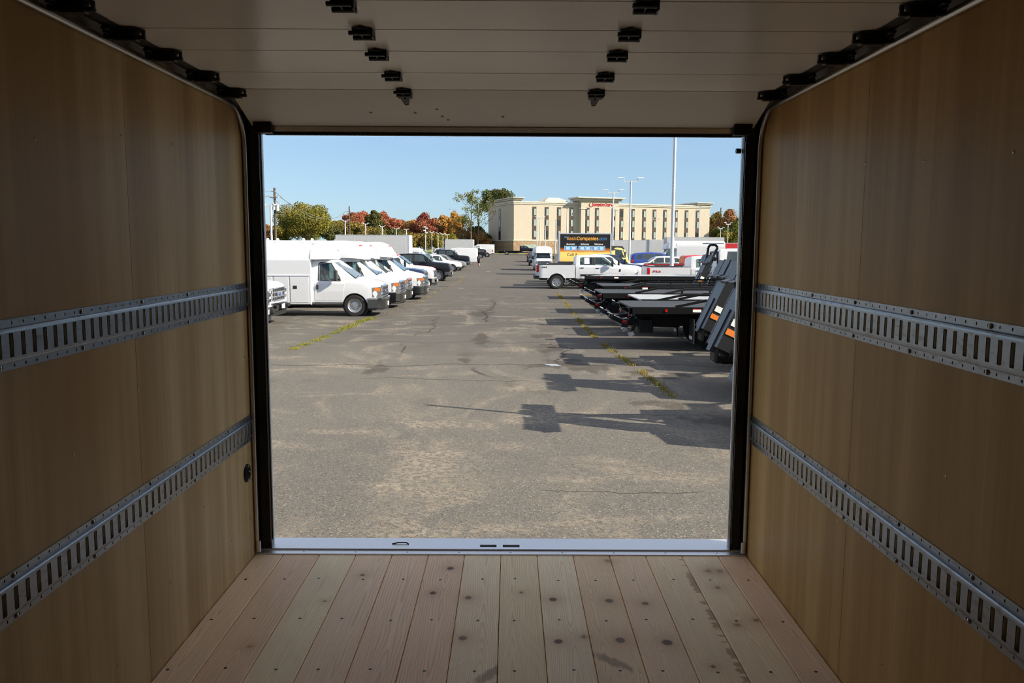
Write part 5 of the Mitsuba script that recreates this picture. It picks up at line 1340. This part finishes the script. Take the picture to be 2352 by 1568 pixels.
# utility poles and their wires
tops = []
for px, ty, Y_, lab, tf in ((637.5, 437, 108.0, 'wooden utility pole with two grey transformers at the left', True), (806, 477, 185.0, 'wooden utility pole above the red trees', False), (1650, 476, 262.0, 'thin wooden utility pole above the trees right of the hotel', False)):
    key = thing('utility_pole', lab, 'utility pole')
    x_, zt = X(px, Y_), H + (571 - ty) * Y_ / F
    part(key, 'pole', cyl((x_, Y_, float(ground_z(Y_))), (x_, Y_, zt), 0.19, 12, 0.14), 'pole_wood', 40)
    part(key, 'cross_arm', cat([beam((x_ - 0.75, Y_ + 0.5, zt - 1.2), (x_ + 0.55, Y_ - 0.3, zt - 1.2), 0.12, 0.12)] + ([beam((x_ - 0.5, Y_ + .3, zt - 0.45), (x_ + 0.1, Y_ - .1, zt - 0.45), 0.1, 0.12)] if tf else [])), 'transformer_grey')
    for dx in ((-0.7, 0.0, 0.5)):
        part(key, 'insulator', cyl((x_ + dx, Y_ + 0.1, zt - 1.15), (x_ + dx, Y_ + 0.1, zt - 0.95), 0.06, 8), 'transformer_grey')
    if tf:
        for dx, dz in ((-0.02, 2.35), (0.42, 2.5)):
            part(key, 'transformer', cat([cyl((x_ + dx, Y_ - 0.35, zt - dz - 0.45), (x_ + dx, Y_ - 0.35, zt - dz + 0.3), 0.22, 14), cyl((x_ + dx, Y_ - 0.35, zt - dz + 0.3), (x_ + dx, Y_ - 0.35, zt - dz + 0.5), 0.05, 8)]), 'transformer_grey', 40)
    tops.append((x_, Y_, zt))
(ax, ay, az), (bx, by, bz) = tops[0], tops[1]


def wire(label, p, q, sag, r=0.028):
    key = thing('overhead_wire', label, 'wire')
    t = np.linspace(0, 1, 17)
    pts = [np.array(p) * (1 - a) + np.array(q) * a - np.array([0, 0, 4 * sag * a * (1 - a)]) for a in t]
    part(None, key, cat([cyl(a, b, r, 6) for a, b in zip(pts[:-1], pts[1:])]), 'wire_black') if False else scene.__setitem__(key, mikit.ply(cat([cyl(a, b, r, 6) for a, b in zip(pts[:-1], pts[1:])]), 'wire_black'))


for i, (dz, dx) in enumerate(((-1.0, 0.5), (-1.0, -0.7), (-0.4, 0.0))):
    wire(['lower overhead wire running right from the utility pole', 'second overhead wire running right from the utility pole', 'topmost overhead wire running right from the utility pole'][i], (ax + dx, ay, az + dz), (bx + dx, by, bz + dz), 2.2 + 0.4 * i)
    wire(['lower overhead wire running left from the utility pole', 'second overhead wire running left from the utility pole', 'topmost overhead wire running left from the utility pole'][i], (ax + dx, ay, az + dz), (ax - 22, ay - 30, az + dz - 0.2), 1.1)
wire('low cable running left from the utility pole under the transformers', (ax, ay, az - 5.2), (ax - 22, ay - 30, az - 6.2), 0.6)

# ------------------------------------------------------------------ the hotel
mat('stucco', srgb(185, 176, 162), 0.8, spec=0.2)
mat('cornice', srgb(184, 180, 170), 0.6)
mat('window_brown', srgb(70, 58, 50), 0.4)
mat('window_light', srgb(150, 162, 158), 0.12, spec=0.6)
mat('window_dark', srgb(40, 42, 46), 0.1, spec=0.6)


def stone(p, n, uv):
    u = p.x * 0.94 + p.y * 0.34
    a, s, w = voronoi(u * 2.6, p.z * 3.6)
    c = mix(srgb(130, 106, 86), srgb(164, 142, 116), w)
    c = mix(c, mi.Color3f(srgb(140, 120, 104)), smoothstep(0.7, 1.0, cell_rand(dr.floor(w * 900), 3)))
    return mix(mi.Color3f(srgb(142, 126, 108)), c, smoothstep(0.02, 0.10, s - a))


mat('stone', proc(stone), 0.85)
hotel = thing('hotel', 'cream four-storey hotel with brown window columns and stone base', 'building')
HY, HXO, HA, HZ = 220.0, 1.0, math.atan2(20, 56), 1.15
HT = T().translate([HXO, HY, HZ]).rotate([0, 0, 1], math.degrees(HA))
ca, sa = math.cos(HA), math.sin(HA)
hs = lambda px: (((px - 1171) / F) * HY - HXO) / (ca - (px - 1171) / F * sa)       # distance along the front
LH = hs(1625)
DH = 21.5


def hp_(name, mesh, m, label=None, parent=hotel):
    return part(parent, name, mesh, m, label=label, tw=HT)


wall = hp_('wall', cat([box(0, LH, 0, DH, 3.3, 13.6)]), 'stucco')
hp_('stone_base', box(-0.12, LH + 0.12, -0.12, DH, -0.5, 3.3), 'stone')
hp_('base_band', cbox(-0.2, LH + .2, -0.2, DH, 3.3, 3.62, 0.05), 'cornice')
hp_('parapet', cat([cbox(-0.35, LH + 0.35, -0.35, DH + .3, 13.3, 13.75, 0.08), cbox(-0.2, LH + .2, -0.2, DH + .2, 12.95, 13.32, 0.05)]), 'cornice')
for a, b, y0, y1, z0, z1, nm in ((0.0, hs(1196), -0.3, DH, 13.6, 14.75, 'corner_tower'), (LH - 4.2, LH, -0.3, DH, 13.6, 14.6, 'corner_tower')):
    tk = hp_(nm, box(a, b, y0, y1, z0 - 0.3, z1 - 0.5), 'stucco')
    part(tk, 'cornice', cat([cbox(a - 0.7, b + 0.7, y0 - 0.7, y1, z1 - 0.35, z1, 0.1), cbox(a - 0.4, b + 0.4, y0 - 0.4, y1, z1 - 0.7, z1 - 0.33, 0.08)]), 'cornice', tw=HT)
a, b = hs(1327), hs(1411)
tk = hp_('entrance_tower', box(a, b, -1.6, 4, 0, 14.2), 'stucco')
part(tk, 'cornice', cat([cbox(a - 1.6, b + 1.4, -2.9, 4, 14.75, 15.15, 0.1), cbox(a - 0.9, b + 0.8, -2.2, 4, 14.2, 14.78, 0.1)]), 'cornice', tw=HT)
part(tk, 'band', cat([cbox(a - 0.2, a + 1.6, -1.75, 0, 11.9, 12.3, 0.05), cbox(b - 1.5, b + 0.2, -1.75, 0, 11.9, 12.3, 0.05)]), 'cornice', tw=HT)
part(tk, 'stone_base', box(a - 0.12, b + 0.12, -1.72, 0, -0.5, 3.3), 'stone', tw=HT)
a, b = hs(1262), hs(1303)
hp_('roof_canopy', cat([hull([(a - 0.6, 2, 14.2), (b + 0.6, 2, 14.2), (a - 0.6, 9, 14.2), (b + 0.6, 9, 14.2), (a + 1.2, 4, 15.1), (b - 1.0, 4, 15.1), (a + 1.2, 8, 15.1), (b - 1, 8, 15.1), (a - .6, 2, 13.9), (b + .6, 2, 13.9)]), box(a + .5, b - .5, 3, 8, 13.4, 14.1)]), 'cornice')
wz = [(3.9, 5.9), (6.45, 8.6), (9.15, 11.2), (11.2, 12.1)]
cols = [1226, 1254, 1282, 1310, 1341, 1362.5, 1400, 1424, 1450, 1475.6, 1499, 1523, 1548, 1572, 1597]
wr_ = np.random.default_rng(4)
for i, px in enumerate(cols):
    yf_ = -1.6 if 1327 < px < 1411 else 0.0
    s_ = hs(px)
    top = 12.35
    w = hp_('window_column', cat([cbox(s_ - 0.60, s_ + 0.60, yf_ - 0.05, yf_ + 0.1, 3.75, top, 0.02)]), 'window_brown')
    for j, (z0, z1) in enumerate(((4.35, 6.05), (7.35, 9.05), (10.15, 11.85))):
        m_ = 'window_dark' if wr_.random() < 0.2 else 'window_light'
        part(w, 'window', cat([cbox(s_ - 0.12, s_ + 0.50, yf_ - 0.085, yf_ - 0.03, z0, z1, 0.01)]), m_, tw=HT)
        part(w, 'window', cat([cbox(s_ - 0.50, s_ - 0.16, yf_ - 0.085, yf_ - 0.03, z0, z1, 0.01)]), 'window_dark', tw=HT)
# a single column on the shaded end wall
w = hp_('window_column', cbox(-0.06, 0.1, 10.6, 12.3, 0.5, 12.2, 0.02), 'window_brown')
for z0, z1 in ((1.0, 3.0), (4.35, 6.05), (7.35, 9.05), (10.15, 11.85)):
    part(w, 'window', cbox(-0.09, 0.0, 10.9, 12.0, z0, z1, 0.01), 'window_dark', tw=HT)
for i, s_ in enumerate((hs(1208), hs(1216), hs(1226))):
    hp_('ground_window', cbox(s_ - 0.6, s_ + 0.6, -0.17, 0, 0.6, 2.4, 0.02), 'window_light')
# red script sign
script = cat([meshkit.text_mesh(t_, 1.0, 0.08, True).apply_translation([dx, 0, 0]) for t_, dx in (('Hampton', 0), ('Inn', 6.2))])
v = script.vertices.copy()
v[:, 0] -= v[:, 0].min()
sc = (hs(1391) - hs(1351)) / np.ptp(v[:, 0])
v[:, 0] = v[:, 0] * sc + 0.22 * v[:, 1] + hs(1351)
script.vertices = np.stack([v[:, 0], -1.62 - v[:, 2], v[:, 1] * 0.82 + 12.85], 1)
t = np.linspace(0, 1, 9)
sw = cat([tube([(hs(1349.5) + 0.6 * math.cos(q * 4 + 2), -1.68, 13.1 + 0.5 * math.sin(q * 4 + 2)) for q in t], 0.09, 6), tube([(hs(1389) + 1.0 * q, -1.68, 12.85 + 0.55 * math.sin(q * 3)) for q in t], 0.09, 6), tube([(hs(1368.5) + 0.12 * math.cos(q * 6.3), -1.68, 13.25 + 0.12 * math.sin(q * 6.3)) for q in t], 0.09, 6)])
hp_('sign', cat([script, sw]), 'text_red', label='red script hotel sign')

# lawn beyond the asphalt
lawn = structure('terrain', 'strip of lawn beyond the asphalt')
scene.pop('terrain', None)
mat('lawn', srgb(96, 104, 52), 0.9)
yl = np.array([203, 215, 230, 260, 320, 420, 690.0])
gx2, gy2 = np.meshgrid(np.linspace(-255, 315, 20), yl)
gv2 = np.stack([gx2.ravel(), gy2.ravel(), ground_z(gy2.ravel()) + 0.05], 1)
gf2 = np.array([[r * 20 + c, r * 20 + c + 1, (r + 1) * 20 + c + 1, (r + 1) * 20 + c] for r in range(len(yl) - 1) for c in range(19)])
scene['terrain'] = mikit.ply((gv2, gf2), 'lawn')

# ------------------------------------------------------------------ trees
scene['leaf'] = two({'type': 'diffuse', 'reflectance': {'type': 'mesh_attribute', 'name': 'vertex_color'}})
mat('bark', (0.13, 0.105, 0.085), 0.9)
PAL = dict(mixed=[(112, 116, 54), (140, 126, 58), (86, 98, 46), (158, 138, 64), (104, 110, 50)], green=[(96, 106, 52), (118, 122, 58), (78, 92, 46), (136, 132, 66)], gold=[(148, 128, 58), (112, 108, 48), (92, 98, 46), (168, 142, 66)], red=[(172, 104, 82), (154, 94, 74), (180, 122, 92), (132, 92, 68)],
           crimson=[(142, 78, 72), (158, 90, 76), (118, 74, 62), (168, 110, 84)], orange=[(200, 152, 82), (182, 132, 74), (164, 132, 74), (212, 164, 88)], olive=[(118, 110, 62), (134, 116, 64), (98, 98, 54), (150, 122, 66)], dark=[(76, 86, 52), (92, 96, 56), (66, 76, 48), (106, 100, 60)], rust=[(154, 110, 74), (136, 100, 68), (166, 122, 80), (118, 104, 68)])


def leaf_mesh(blobs, n, size, pal, seed, squash=1.0):
    r = np.random.default_rng(seed)
    B = np.array(blobs, float)                       # x, y, z, rx, ry, rz
    vol = B[:, 3] * B[:, 4] * B[:, 5]
    idx = r.choice(len(B), n, p=vol ** 0.72 / (vol ** 0.72).sum())
    d = r.normal(size=(n, 3))
    d /= np.linalg.norm(d, axis=1)[:, None]
    rad = 1 - 0.45 * r.random(n) ** 1.6
    lump = 0.78 + 0.45 * meshkit.noise(d * 2.3 + idx[:, None] * 7.0, seed)
    c = B[idx, :3] + d * B[idx, 3:] * (rad * lump)[:, None]
    a = r.normal(size=(n, 3))
    a = a - 0.35 * d * (a * d).sum(1, keepdims=True)
    a /= np.linalg.norm(a, axis=1)[:, None]
    b = np.cross(a, d + 0.6 * r.normal(size=(n, 3)))
    b /= np.linalg.norm(b, axis=1)[:, None] + 1e-9
    s = size * (0.6 + 0.8 * r.random(n))[:, None]
    v = np.stack([c - a * s, c - b * s * 0.7, c + a * s, c + b * s * 0.7], 1).reshape(-1, 3)
    f = (np.arange(n) * 4)[:, None, None] + np.array([[0, 1, 2], [0, 2, 3]])[None]
    P = np.array([srgb(*q) for q in pal])
    mixn = meshkit.noise(c * 0.28, seed + 3)
    w = np.clip((mixn * len(P)).astype(int) + r.integers(-1, 2, n), 0, len(P) - 1)
    col = P[w] * (0.75 + 0.5 * r.random(n))[:, None]
    return trimesh.Trimesh(v, f.reshape(-1, 3), process=False), np.repeat(col, 4, 0)


def branches(x, y, z0, h, r0, seed, n=9, spread=0.35, low=0.35):
    r = np.random.default_rng(seed)
    ms = [cyl((x, y, z0), (x + r.normal() * .2, y, z0 + h * 0.55), r0, 9, r0 * 0.65), cyl((x, y, z0 + h * 0.5), (x + r.normal() * .4, y, z0 + h * 0.95), r0 * 0.66, 8, r0 * 0.15)]
    ends = []
    for k in range(n):
        t = low + (0.92 - low) * (k + r.random()) / n
        a = r.random() * 6.28
        l = h * spread * (1.15 - t) * (0.7 + 0.6 * r.random())
        p = np.array((x, y, z0 + h * t))
        q = p + np.array((math.cos(a) * l, math.sin(a) * l, l * (0.7 + 0.5 * r.random())))
        ms.append(cyl(p, q, r0 * 0.32 * (1.2 - t), 6, r0 * 0.08))
        for j in range(3):
            u = p + (q - p) * (0.4 + 0.2 * j)
            e = u + np.array((r.normal(), r.normal(), abs(r.normal()) * 0.8)) * l * 0.28
            ms.append(cyl(u, e, r0 * 0.12, 5, r0 * 0.05))
            ends.append(e)
        ends.append(q)
    return cat(ms), ends


TREE = 0


def tree(px, wpx, ty, Y, pal, label, n=5200, by=None, group='autumn trees along the horizon', leaf=None, bare=False, base=None):
    """px: centre, wpx: crown width, ty: top row of the crown in the photograph; by: lowest foliage."""
    global TREE
    if not bare:
        n = int(n * 3.3)
    TREE += 1
    g0 = float(ground_z(Y)) if base is None else base
    x, zt, w = X(px, Y), H + (571 - ty) * Y / F, wpx * (1.0 if bare else 1.25) * Y / F
    key = thing('tree', label, 'tree', group)
    h = zt - g0
    r = np.random.default_rng(100 + TREE)
    if bare:
        m, ends = branches(x, Y, g0, h, 0.22, 300 + TREE, 16, 0.42, 0.3)
        part(key, 'trunk', m, 'bark', 40)
        e = np.array(ends)
        if n:
            e = e[e[:, 2] > g0 + h * 0.38]
            blobs = [(*p, 0.75, 0.75, 0.6) for p in e]
            lm, col = leaf_mesh(blobs, n, leaf or 0.17, PAL[pal], 500 + TREE)
            k = numbered(f'{key}__leaves')
            scene[k] = mikit.ply(lm, 'leaf', color=col)
        return key
    m, _ = branches(x, Y, g0, h * 0.8, max(0.16, h * 0.018), 300 + TREE, 6, 0.3, 0.4)
    part(key, 'trunk', m, 'bark', 40)
    zc0 = g0 + h * 0.12 if by is None else H + (571 - by) * Y / F
    blobs = [(x, Y, (zt + zc0) / 2, w * 0.36, w * 0.34, (zt - zc0) * 0.46)]
    for k in range(9):
        a, t = r.random() * 6.28, r.random()
        rr = w * (0.15 + 0.13 * r.random())
        zz = zc0 + (zt - zc0) * (0.12 + 0.70 * t)
        ww = w * 0.5 * math.sqrt(max(0.12, 1 - (1.35 * abs(t - 0.4)) ** 2)) * 0.78
        blobs.append((x + math.cos(a) * ww, Y + math.sin(a) * ww, zz, rr, rr, rr * 0.85))
    blobs.append((x + r.normal() * w * 0.05, Y, zt - w * 0.16, w * 0.17, w * 0.17, w * 0.17))
    lm, col = leaf_mesh(blobs, n, leaf or 0.155 * Y / 220, PAL[pal], 500 + TREE)
    k = numbered(f'{key}__crown')
    scene[k] = mikit.ply(lm, 'leaf', color=col)
    return key


tree(668, 52, 492, 150, 'mixed', 'yellow-green tree left of the big one, beside the utility pole', by=556)
tree(705, 92, 469, 152, 'mixed', 'big yellow-green tree, tallest of the left side', n=9000, by=556)
tree(626, 46, 520, 175, 'rust', 'brownish low tree at the left edge behind the utility pole', by=556)
tree(757, 44, 512, 205, 'dark', 'dark green tree between the big one and the red trees', by=552)
tree(782, 40, 509, 225, 'olive', 'olive tree left of the red trees', by=552)
tree(812, 46, 492, 232, 'red', 'red tree under the second utility pole', by=552)
tree(836, 44, 488, 238, 'red', 'bright red tree left of the green cone-shaped one', by=552)
tree(822, 46, 512, 212, 'olive', 'olive-gold tree in front of the red ones', by=552)
tree(862, 30, 486, 226, 'dark', 'narrow green tree between red trees', by=552)
tree(884, 44, 489, 240, 'red', 'red tree right of the narrow green tree', by=552)
tree(905, 40, 503, 236, 'red', 'smaller red tree sloping down to the right', by=552)
tree(928, 40, 507, 240, 'rust', 'rust coloured tree over the right end of the box trailer', by=556)
tree(950, 34, 507, 236, 'orange', 'pale orange tree left of the crimson one', by=556)
tree(975, 46, 491, 232, 'crimson', 'crimson tree above the camera mast', by=560)
tree(1003, 36, 503, 236, 'rust', 'rust tree right of the crimson one', by=560)
tree(1022, 40, 496, 240, 'orange', 'orange tree in the middle of the horizon', by=560)
tree(1046, 34, 488, 232, 'orange', 'brightest orange-yellow tree, left of the bare ones', by=560)
tree(900, 60, 533, 214, 'dark', 'low dark green shrubby tree behind the box trailer', by=560)
tree(846, 60, 530, 205, 'olive', 'low olive tree behind the box trailer', by=560)
tree(965, 70, 538, 214, 'olive', 'low olive tree behind the camera mast', by=566)
tree(1022, 40, 538, 212, 'gold', 'low yellow-green shrubby tree behind the thin lamp posts', by=566)
tree(1062, 44, 528, 230, 'rust', 'low rust tree under the bare ones', by=566)
tree(1096, 48, 520, 236, 'dark', 'dark green tree against the shaded hotel wall', by=566)
tree(1104, 34, 530, 227, 'rust', 'brown tree touching the hotel corner', by=566)
tree(1083, 50, 446, 222, 'green', 'tall thin tree with sparse green leaves left of the hotel', n=3000, bare=True, leaf=0.14, group=None)
tree(1098, 44, 452, 224, 'olive', 'tall bare tree with grey branches close to the hotel corner', n=300, bare=True, leaf=0.18, group=None)
tree(1064, 30, 505, 226, 'olive', 'small thin bare tree left of the tall sparse one', n=500, bare=True, leaf=0.18, group=None)
tree(1137, 58, 437, 262, 'dark', 'green tree rising behind the hotel roof corner', n=3500, by=480, group=None)
tree(1640, 40, 486, 258, 'olive', 'olive tree at the right corner of the hotel', by=566)
tree(1672, 52, 480, 252, 'rust', 'rust and green tree right of the hotel', by=566)
tree(1690, 40, 500, 244, 'green', 'green tree at the right door post', by=566)
tree(1664, 50, 524, 240, 'dark', 'low dark green tree right of the hotel', by=568)
tree(1680, 60, 532, 232, 'gold', 'low yellow-green tree behind the right lamp posts', by=568)

# grass that grows in the seams of the asphalt: nobody could count its blades
def tufts(name, label, pts, n, spread, h, pal, seed):
    r = np.random.default_rng(seed)
    P = np.array(pts, float)
    seg = np.linalg.norm(np.diff(P, axis=0), axis=1)
    cum = np.concatenate([[0], np.cumsum(seg)])
    u = r.random(n) * cum[-1]
    clump = meshkit.noise(np.stack([u * 0.9, 0 * u, 0 * u], 1), seed)
    clump = 0.5 * clump + 0.5 * meshkit.noise(np.stack([u * 3.1, 0 * u, 0 * u + 4.0], 1), seed)
    keep = clump > 0.44
    u = u[keep]
    c = np.stack([np.interp(u, cum, P[:, k]) for k in (0, 1)], 1) + r.normal(size=(len(u), 2)) * spread * (0.4 + clump[keep, None])
    a = r.random(len(u)) * 6.28
    hh = h * (0.4 + 0.9 * r.random(len(u))) * (0.5 + clump[keep])
    w = 0.005 + 0.005 * r.random(len(u))
    lean = r.normal(size=(len(u), 2)) * 0.5 * hh[:, None]
    e = np.stack([np.cos(a), np.sin(a)], 1) * w[:, None]
    g0 = ground_z(c[:, 1])
    v = np.stack([np.column_stack([c - e, g0 - 0.01]), np.column_stack([c + e, g0 - 0.01]), np.column_stack([c + lean, g0 + hh])], 1).reshape(-1, 3)
    f = np.arange(len(u) * 3).reshape(-1, 3)
    Q = np.array([srgb(*q) for q in pal])
    col = np.repeat(Q[r.integers(0, len(Q), len(u))] * (0.75 + 0.5 * r.random((len(u), 1))), 3, 0)
    key = thing(name, label, 'grass', kind='stuff')
    scene[key] = mikit.ply(trimesh.Trimesh(v, f, process=False), 'leaf', color=col)


G1 = [(142, 132, 58), (164, 140, 74), (110, 116, 50), (150, 128, 70)]
G2 = [(164, 138, 90), (146, 124, 74), (136, 126, 66), (170, 144, 96)]
tufts('grass', 'dry yellow-green grass strip in the asphalt seam before the white vans', [(-5.2, 19.5), (-5.0, 23.0), (-4.9, 27.5), (-4.5, 30.5)], 5200, 0.08, 0.045, [(118, 130, 52), (140, 140, 62), (146, 122, 64), (104, 120, 48)], 1)
tufts('grass', 'straw coloured grass strip along the front of the left row', [(-4.5, 30.5), (-4.2, 36.0), (-4.1, 41.0), (-3.9, 50.0), (-3.6, 60.0), (-4.2, 75.0)], 1000, 0.12, 0.05, G2, 2)
tufts('grass', 'yellow weeds in the seam before the flatbed tow trucks', [(2.62, 47.5), (2.55, 40.0), (2.45, 33.0), (2.35, 27.0), (2.35, 22.0), (2.5, 18.5), (2.62, 16.4), (2.7, 13.4)], 6000, 0.05, 0.055, G1, 3)
tufts('grass', 'straw tufts along the pickup shadow on the right', [(2.6, 43.0), (4.0, 43.2), (5.6, 43.4)], 3000, 0.05, 0.06, G2, 4)

# litter on the asphalt
mat('litter_white', (0.27, 0.29, 0.33), 0.6)
for lab, x_, y_, q in (('white torn paper lying in the damp stain', 0.88, 17.15, 1.0), ('small white litter scrap far up the lane beside the row', -2.35, 88.0, 1.6), ('small white litter scrap in the middle of the lane', -3.05, 50.5, 1.0)):
    r = np.random.default_rng(int(y_ * 10))
    key = thing('litter', lab, 'litter')
    ang = np.linspace(0, 6.28, 12)[:-1]
    ring = [(0.16 * q * math.cos(a) * (0.5 + r.random()), 0.10 * q * math.sin(a) * (0.5 + r.random())) for a in ang]
    scene[key] = mikit.ply(ext(sg.Polygon(ring).buffer(0), 0.012, 'xy', 0.002).apply_translation([x_, y_, float(ground_z(y_))]), 'litter_white')

# ------------------------------------------------------------------ the person walking up the lane
mat('skin', srgb(196, 140, 112), 0.6)
mat('cloth_black', srgb(34, 34, 38), 0.85)
mat('hair', srgb(52, 38, 30), 0.8)
mat('shoe', srgb(30, 30, 32), 0.6)
PS = 1.62 / 1.75


def limb(joints, step=0.03):
    """One smooth skin over chains of joints [(x, y, z, r), ...]."""
    M = None
    for ch in joints:
        for a, b in zip(ch[:-1], ch[1:]):
            A = m3.Manifold.sphere(a[3], 16).translate(a[:3])
            B = m3.Manifold.sphere(b[3], 16).translate(b[:3])
            q = m3.Manifold.batch_hull([A, B])
            M = q if M is None else M + q
    m = tri(M.refine_to_length(step))
    m.merge_vertices()
    trimesh.smoothing.filter_taubin(m, iterations=12)
    return m


def hand(x, y, z, s):
    """Palm and five separate, slightly curled fingers hanging down."""
    ch = [[(x, y, z, 0.030), (x + 0.004, y + 0.004, z - 0.045, 0.034), (x + 0.004, y + 0.010, z - 0.085, 0.030)]]
    for i, (dy, l) in enumerate(((-0.030, 0.062), (-0.011, 0.074), (0.009, 0.070), (0.027, 0.055))):
        ch.append([(x + 0.002, y + dy, z - 0.085, 0.0095), (x - s * 0.004, y + dy * 1.15, z - 0.085 - l * 0.55, 0.0088), (x - s * 0.016, y + dy * 1.15 - 0.008, z - 0.085 - l, 0.0078)])
    ch.append([(x, y - 0.028, z - 0.03, 0.011), (x - s * 0.012, y - 0.058, z - 0.06, 0.010), (x - s * 0.016, y - 0.064, z - 0.088, 0.0085)])
    return ch


pe = thing('person', 'person in dark t-shirt and black shorts walking up the lane beside the vehicles', 'person')
body = [[(0, 0, 0.98, 0.135), (0, 0.005, 1.12, 0.125), (0, 0.01, 1.28, 0.135), (0, 0.0, 1.40, 0.115), (0, 0.0, 1.47, 0.060), (0, 0.01, 1.55, 0.055)],
        [(-0.07, 0, 0.98, 0.12), (-0.09, 0.01, 1.30, 0.10), (-0.165, 0, 1.41, 0.062)], [(0.07, 0, 0.98, 0.12), (0.09, 0.01, 1.30, 0.10), (0.165, 0, 1.41, 0.062)],
        [(-0.17, 0, 1.41, 0.058), (-0.225, 0.05, 1.15, 0.044), (-0.23, 0.14, 0.93, 0.031)], [(0.17, 0, 1.41, 0.058), (0.225, -0.05, 1.15, 0.044), (0.225, 0.01, 0.92, 0.031)],
        [(-0.09, 0, 0.95, 0.105), (-0.095, 0.10, 0.53, 0.062), (-0.095, 0.06, 0.40, 0.060), (-0.095, -0.02, 0.10, 0.042)], [(0.09, 0, 0.95, 0.105), (0.095, -0.02, 0.52, 0.062), (0.095, -0.07, 0.38, 0.060), (0.095, -0.20, 0.12, 0.042)],
        [(-0.095, -0.02, 0.10, 0.042), (-0.095, 0.0, 0.05, 0.04), (-0.097, 0.12, 0.035, 0.034)], [(0.095, -0.20, 0.12, 0.042), (0.095, -0.17, 0.06, 0.04), (0.097, -0.06, 0.04, 0.034)],
        [(0, 0.015, 1.60, 0.082), (0, 0.03, 1.655, 0.095), (0, 0.02, 1.665, 0.093)], [(0, 0.06, 1.57, 0.055), (0, 0.05, 1.62, 0.075)], [(0, 0.118, 1.625, 0.012), (0, 0.134, 1.605, 0.014)]]
body += hand(-0.23, 0.14, 0.92, -1) + hand(0.225, 0.01, 0.91, 1)
px_, py_ = X(1100, 112), 112.0
PT = T().translate([px_, py_, float(ground_z(py_))]).scale([PS, PS, PS])
skin = limb(body, 0.016)
part(pe, 'body', skin, 'skin', True, tw=PT)
shirt = limb([[(0, 0, 0.96, 0.15), (0, 0.005, 1.12, 0.143), (0, 0.01, 1.28, 0.15), (0, 0, 1.41, 0.122), (0, 0, 1.455, 0.075)], [(-0.07, 0, 0.96, 0.135), (-0.09, 0.01, 1.30, 0.115), (-0.165, 0, 1.415, 0.075)], [(0.07, 0, 0.96, 0.135), (0.09, 0.01, 1.30, 0.115), (0.165, 0, 1.415, 0.075)], [(-0.168, 0, 1.41, 0.076), (-0.215, 0.04, 1.20, 0.066)], [(0.168, 0, 1.41, 0.076), (0.215, -0.04, 1.20, 0.066)]])
part(pe, 't_shirt', shirt, 'cloth_black', True, tw=PT)
shorts = limb([[(-0.03, 0, 0.99, 0.14), (-0.085, 0, 0.93, 0.128), (-0.095, 0.085, 0.58, 0.098)], [(0.03, 0, 0.99, 0.14), (0.085, 0, 0.93, 0.128), (0.095, -0.02, 0.57, 0.098)]])
part(pe, 'shorts', shorts, 'cloth_black', True, tw=PT)
part(pe, 'hair', limb([[(0, -0.005, 1.64, 0.098), (0, 0.015, 1.685, 0.096), (0, 0.035, 1.69, 0.088)]]), 'hair', True, tw=PT)
for s, (fy, fz) in ((-1, (0.0, 0.05)), (1, (-0.17, 0.065))):
    part(pe, 'shoe', limb([[(s * 0.096, fy - 0.03, fz, 0.047), (s * 0.097, fy + 0.07, fz - 0.012, 0.042), (s * 0.099, fy + 0.15, fz - 0.015, 0.034)]]), 'shoe', True, tw=PT)
part(pe, 'back_print', cbox(-0.07, 0.07, -0.155, -0.142, 1.25, 1.33, 0.003), 'transformer_grey', label='pale print on the back of the shirt', tw=PT)
for s in (-1, 1):
    part(pe, 'eye', trimesh.creation.icosphere(1, 0.012).apply_translation([s * 0.033, 0.108, 1.645]), 'shoe', True, tw=PT)
part(pe, 'mouth', cbox(-0.022, 0.022, 0.108, 0.118, 1.570, 1.578, 0.002), 'hair', tw=PT)
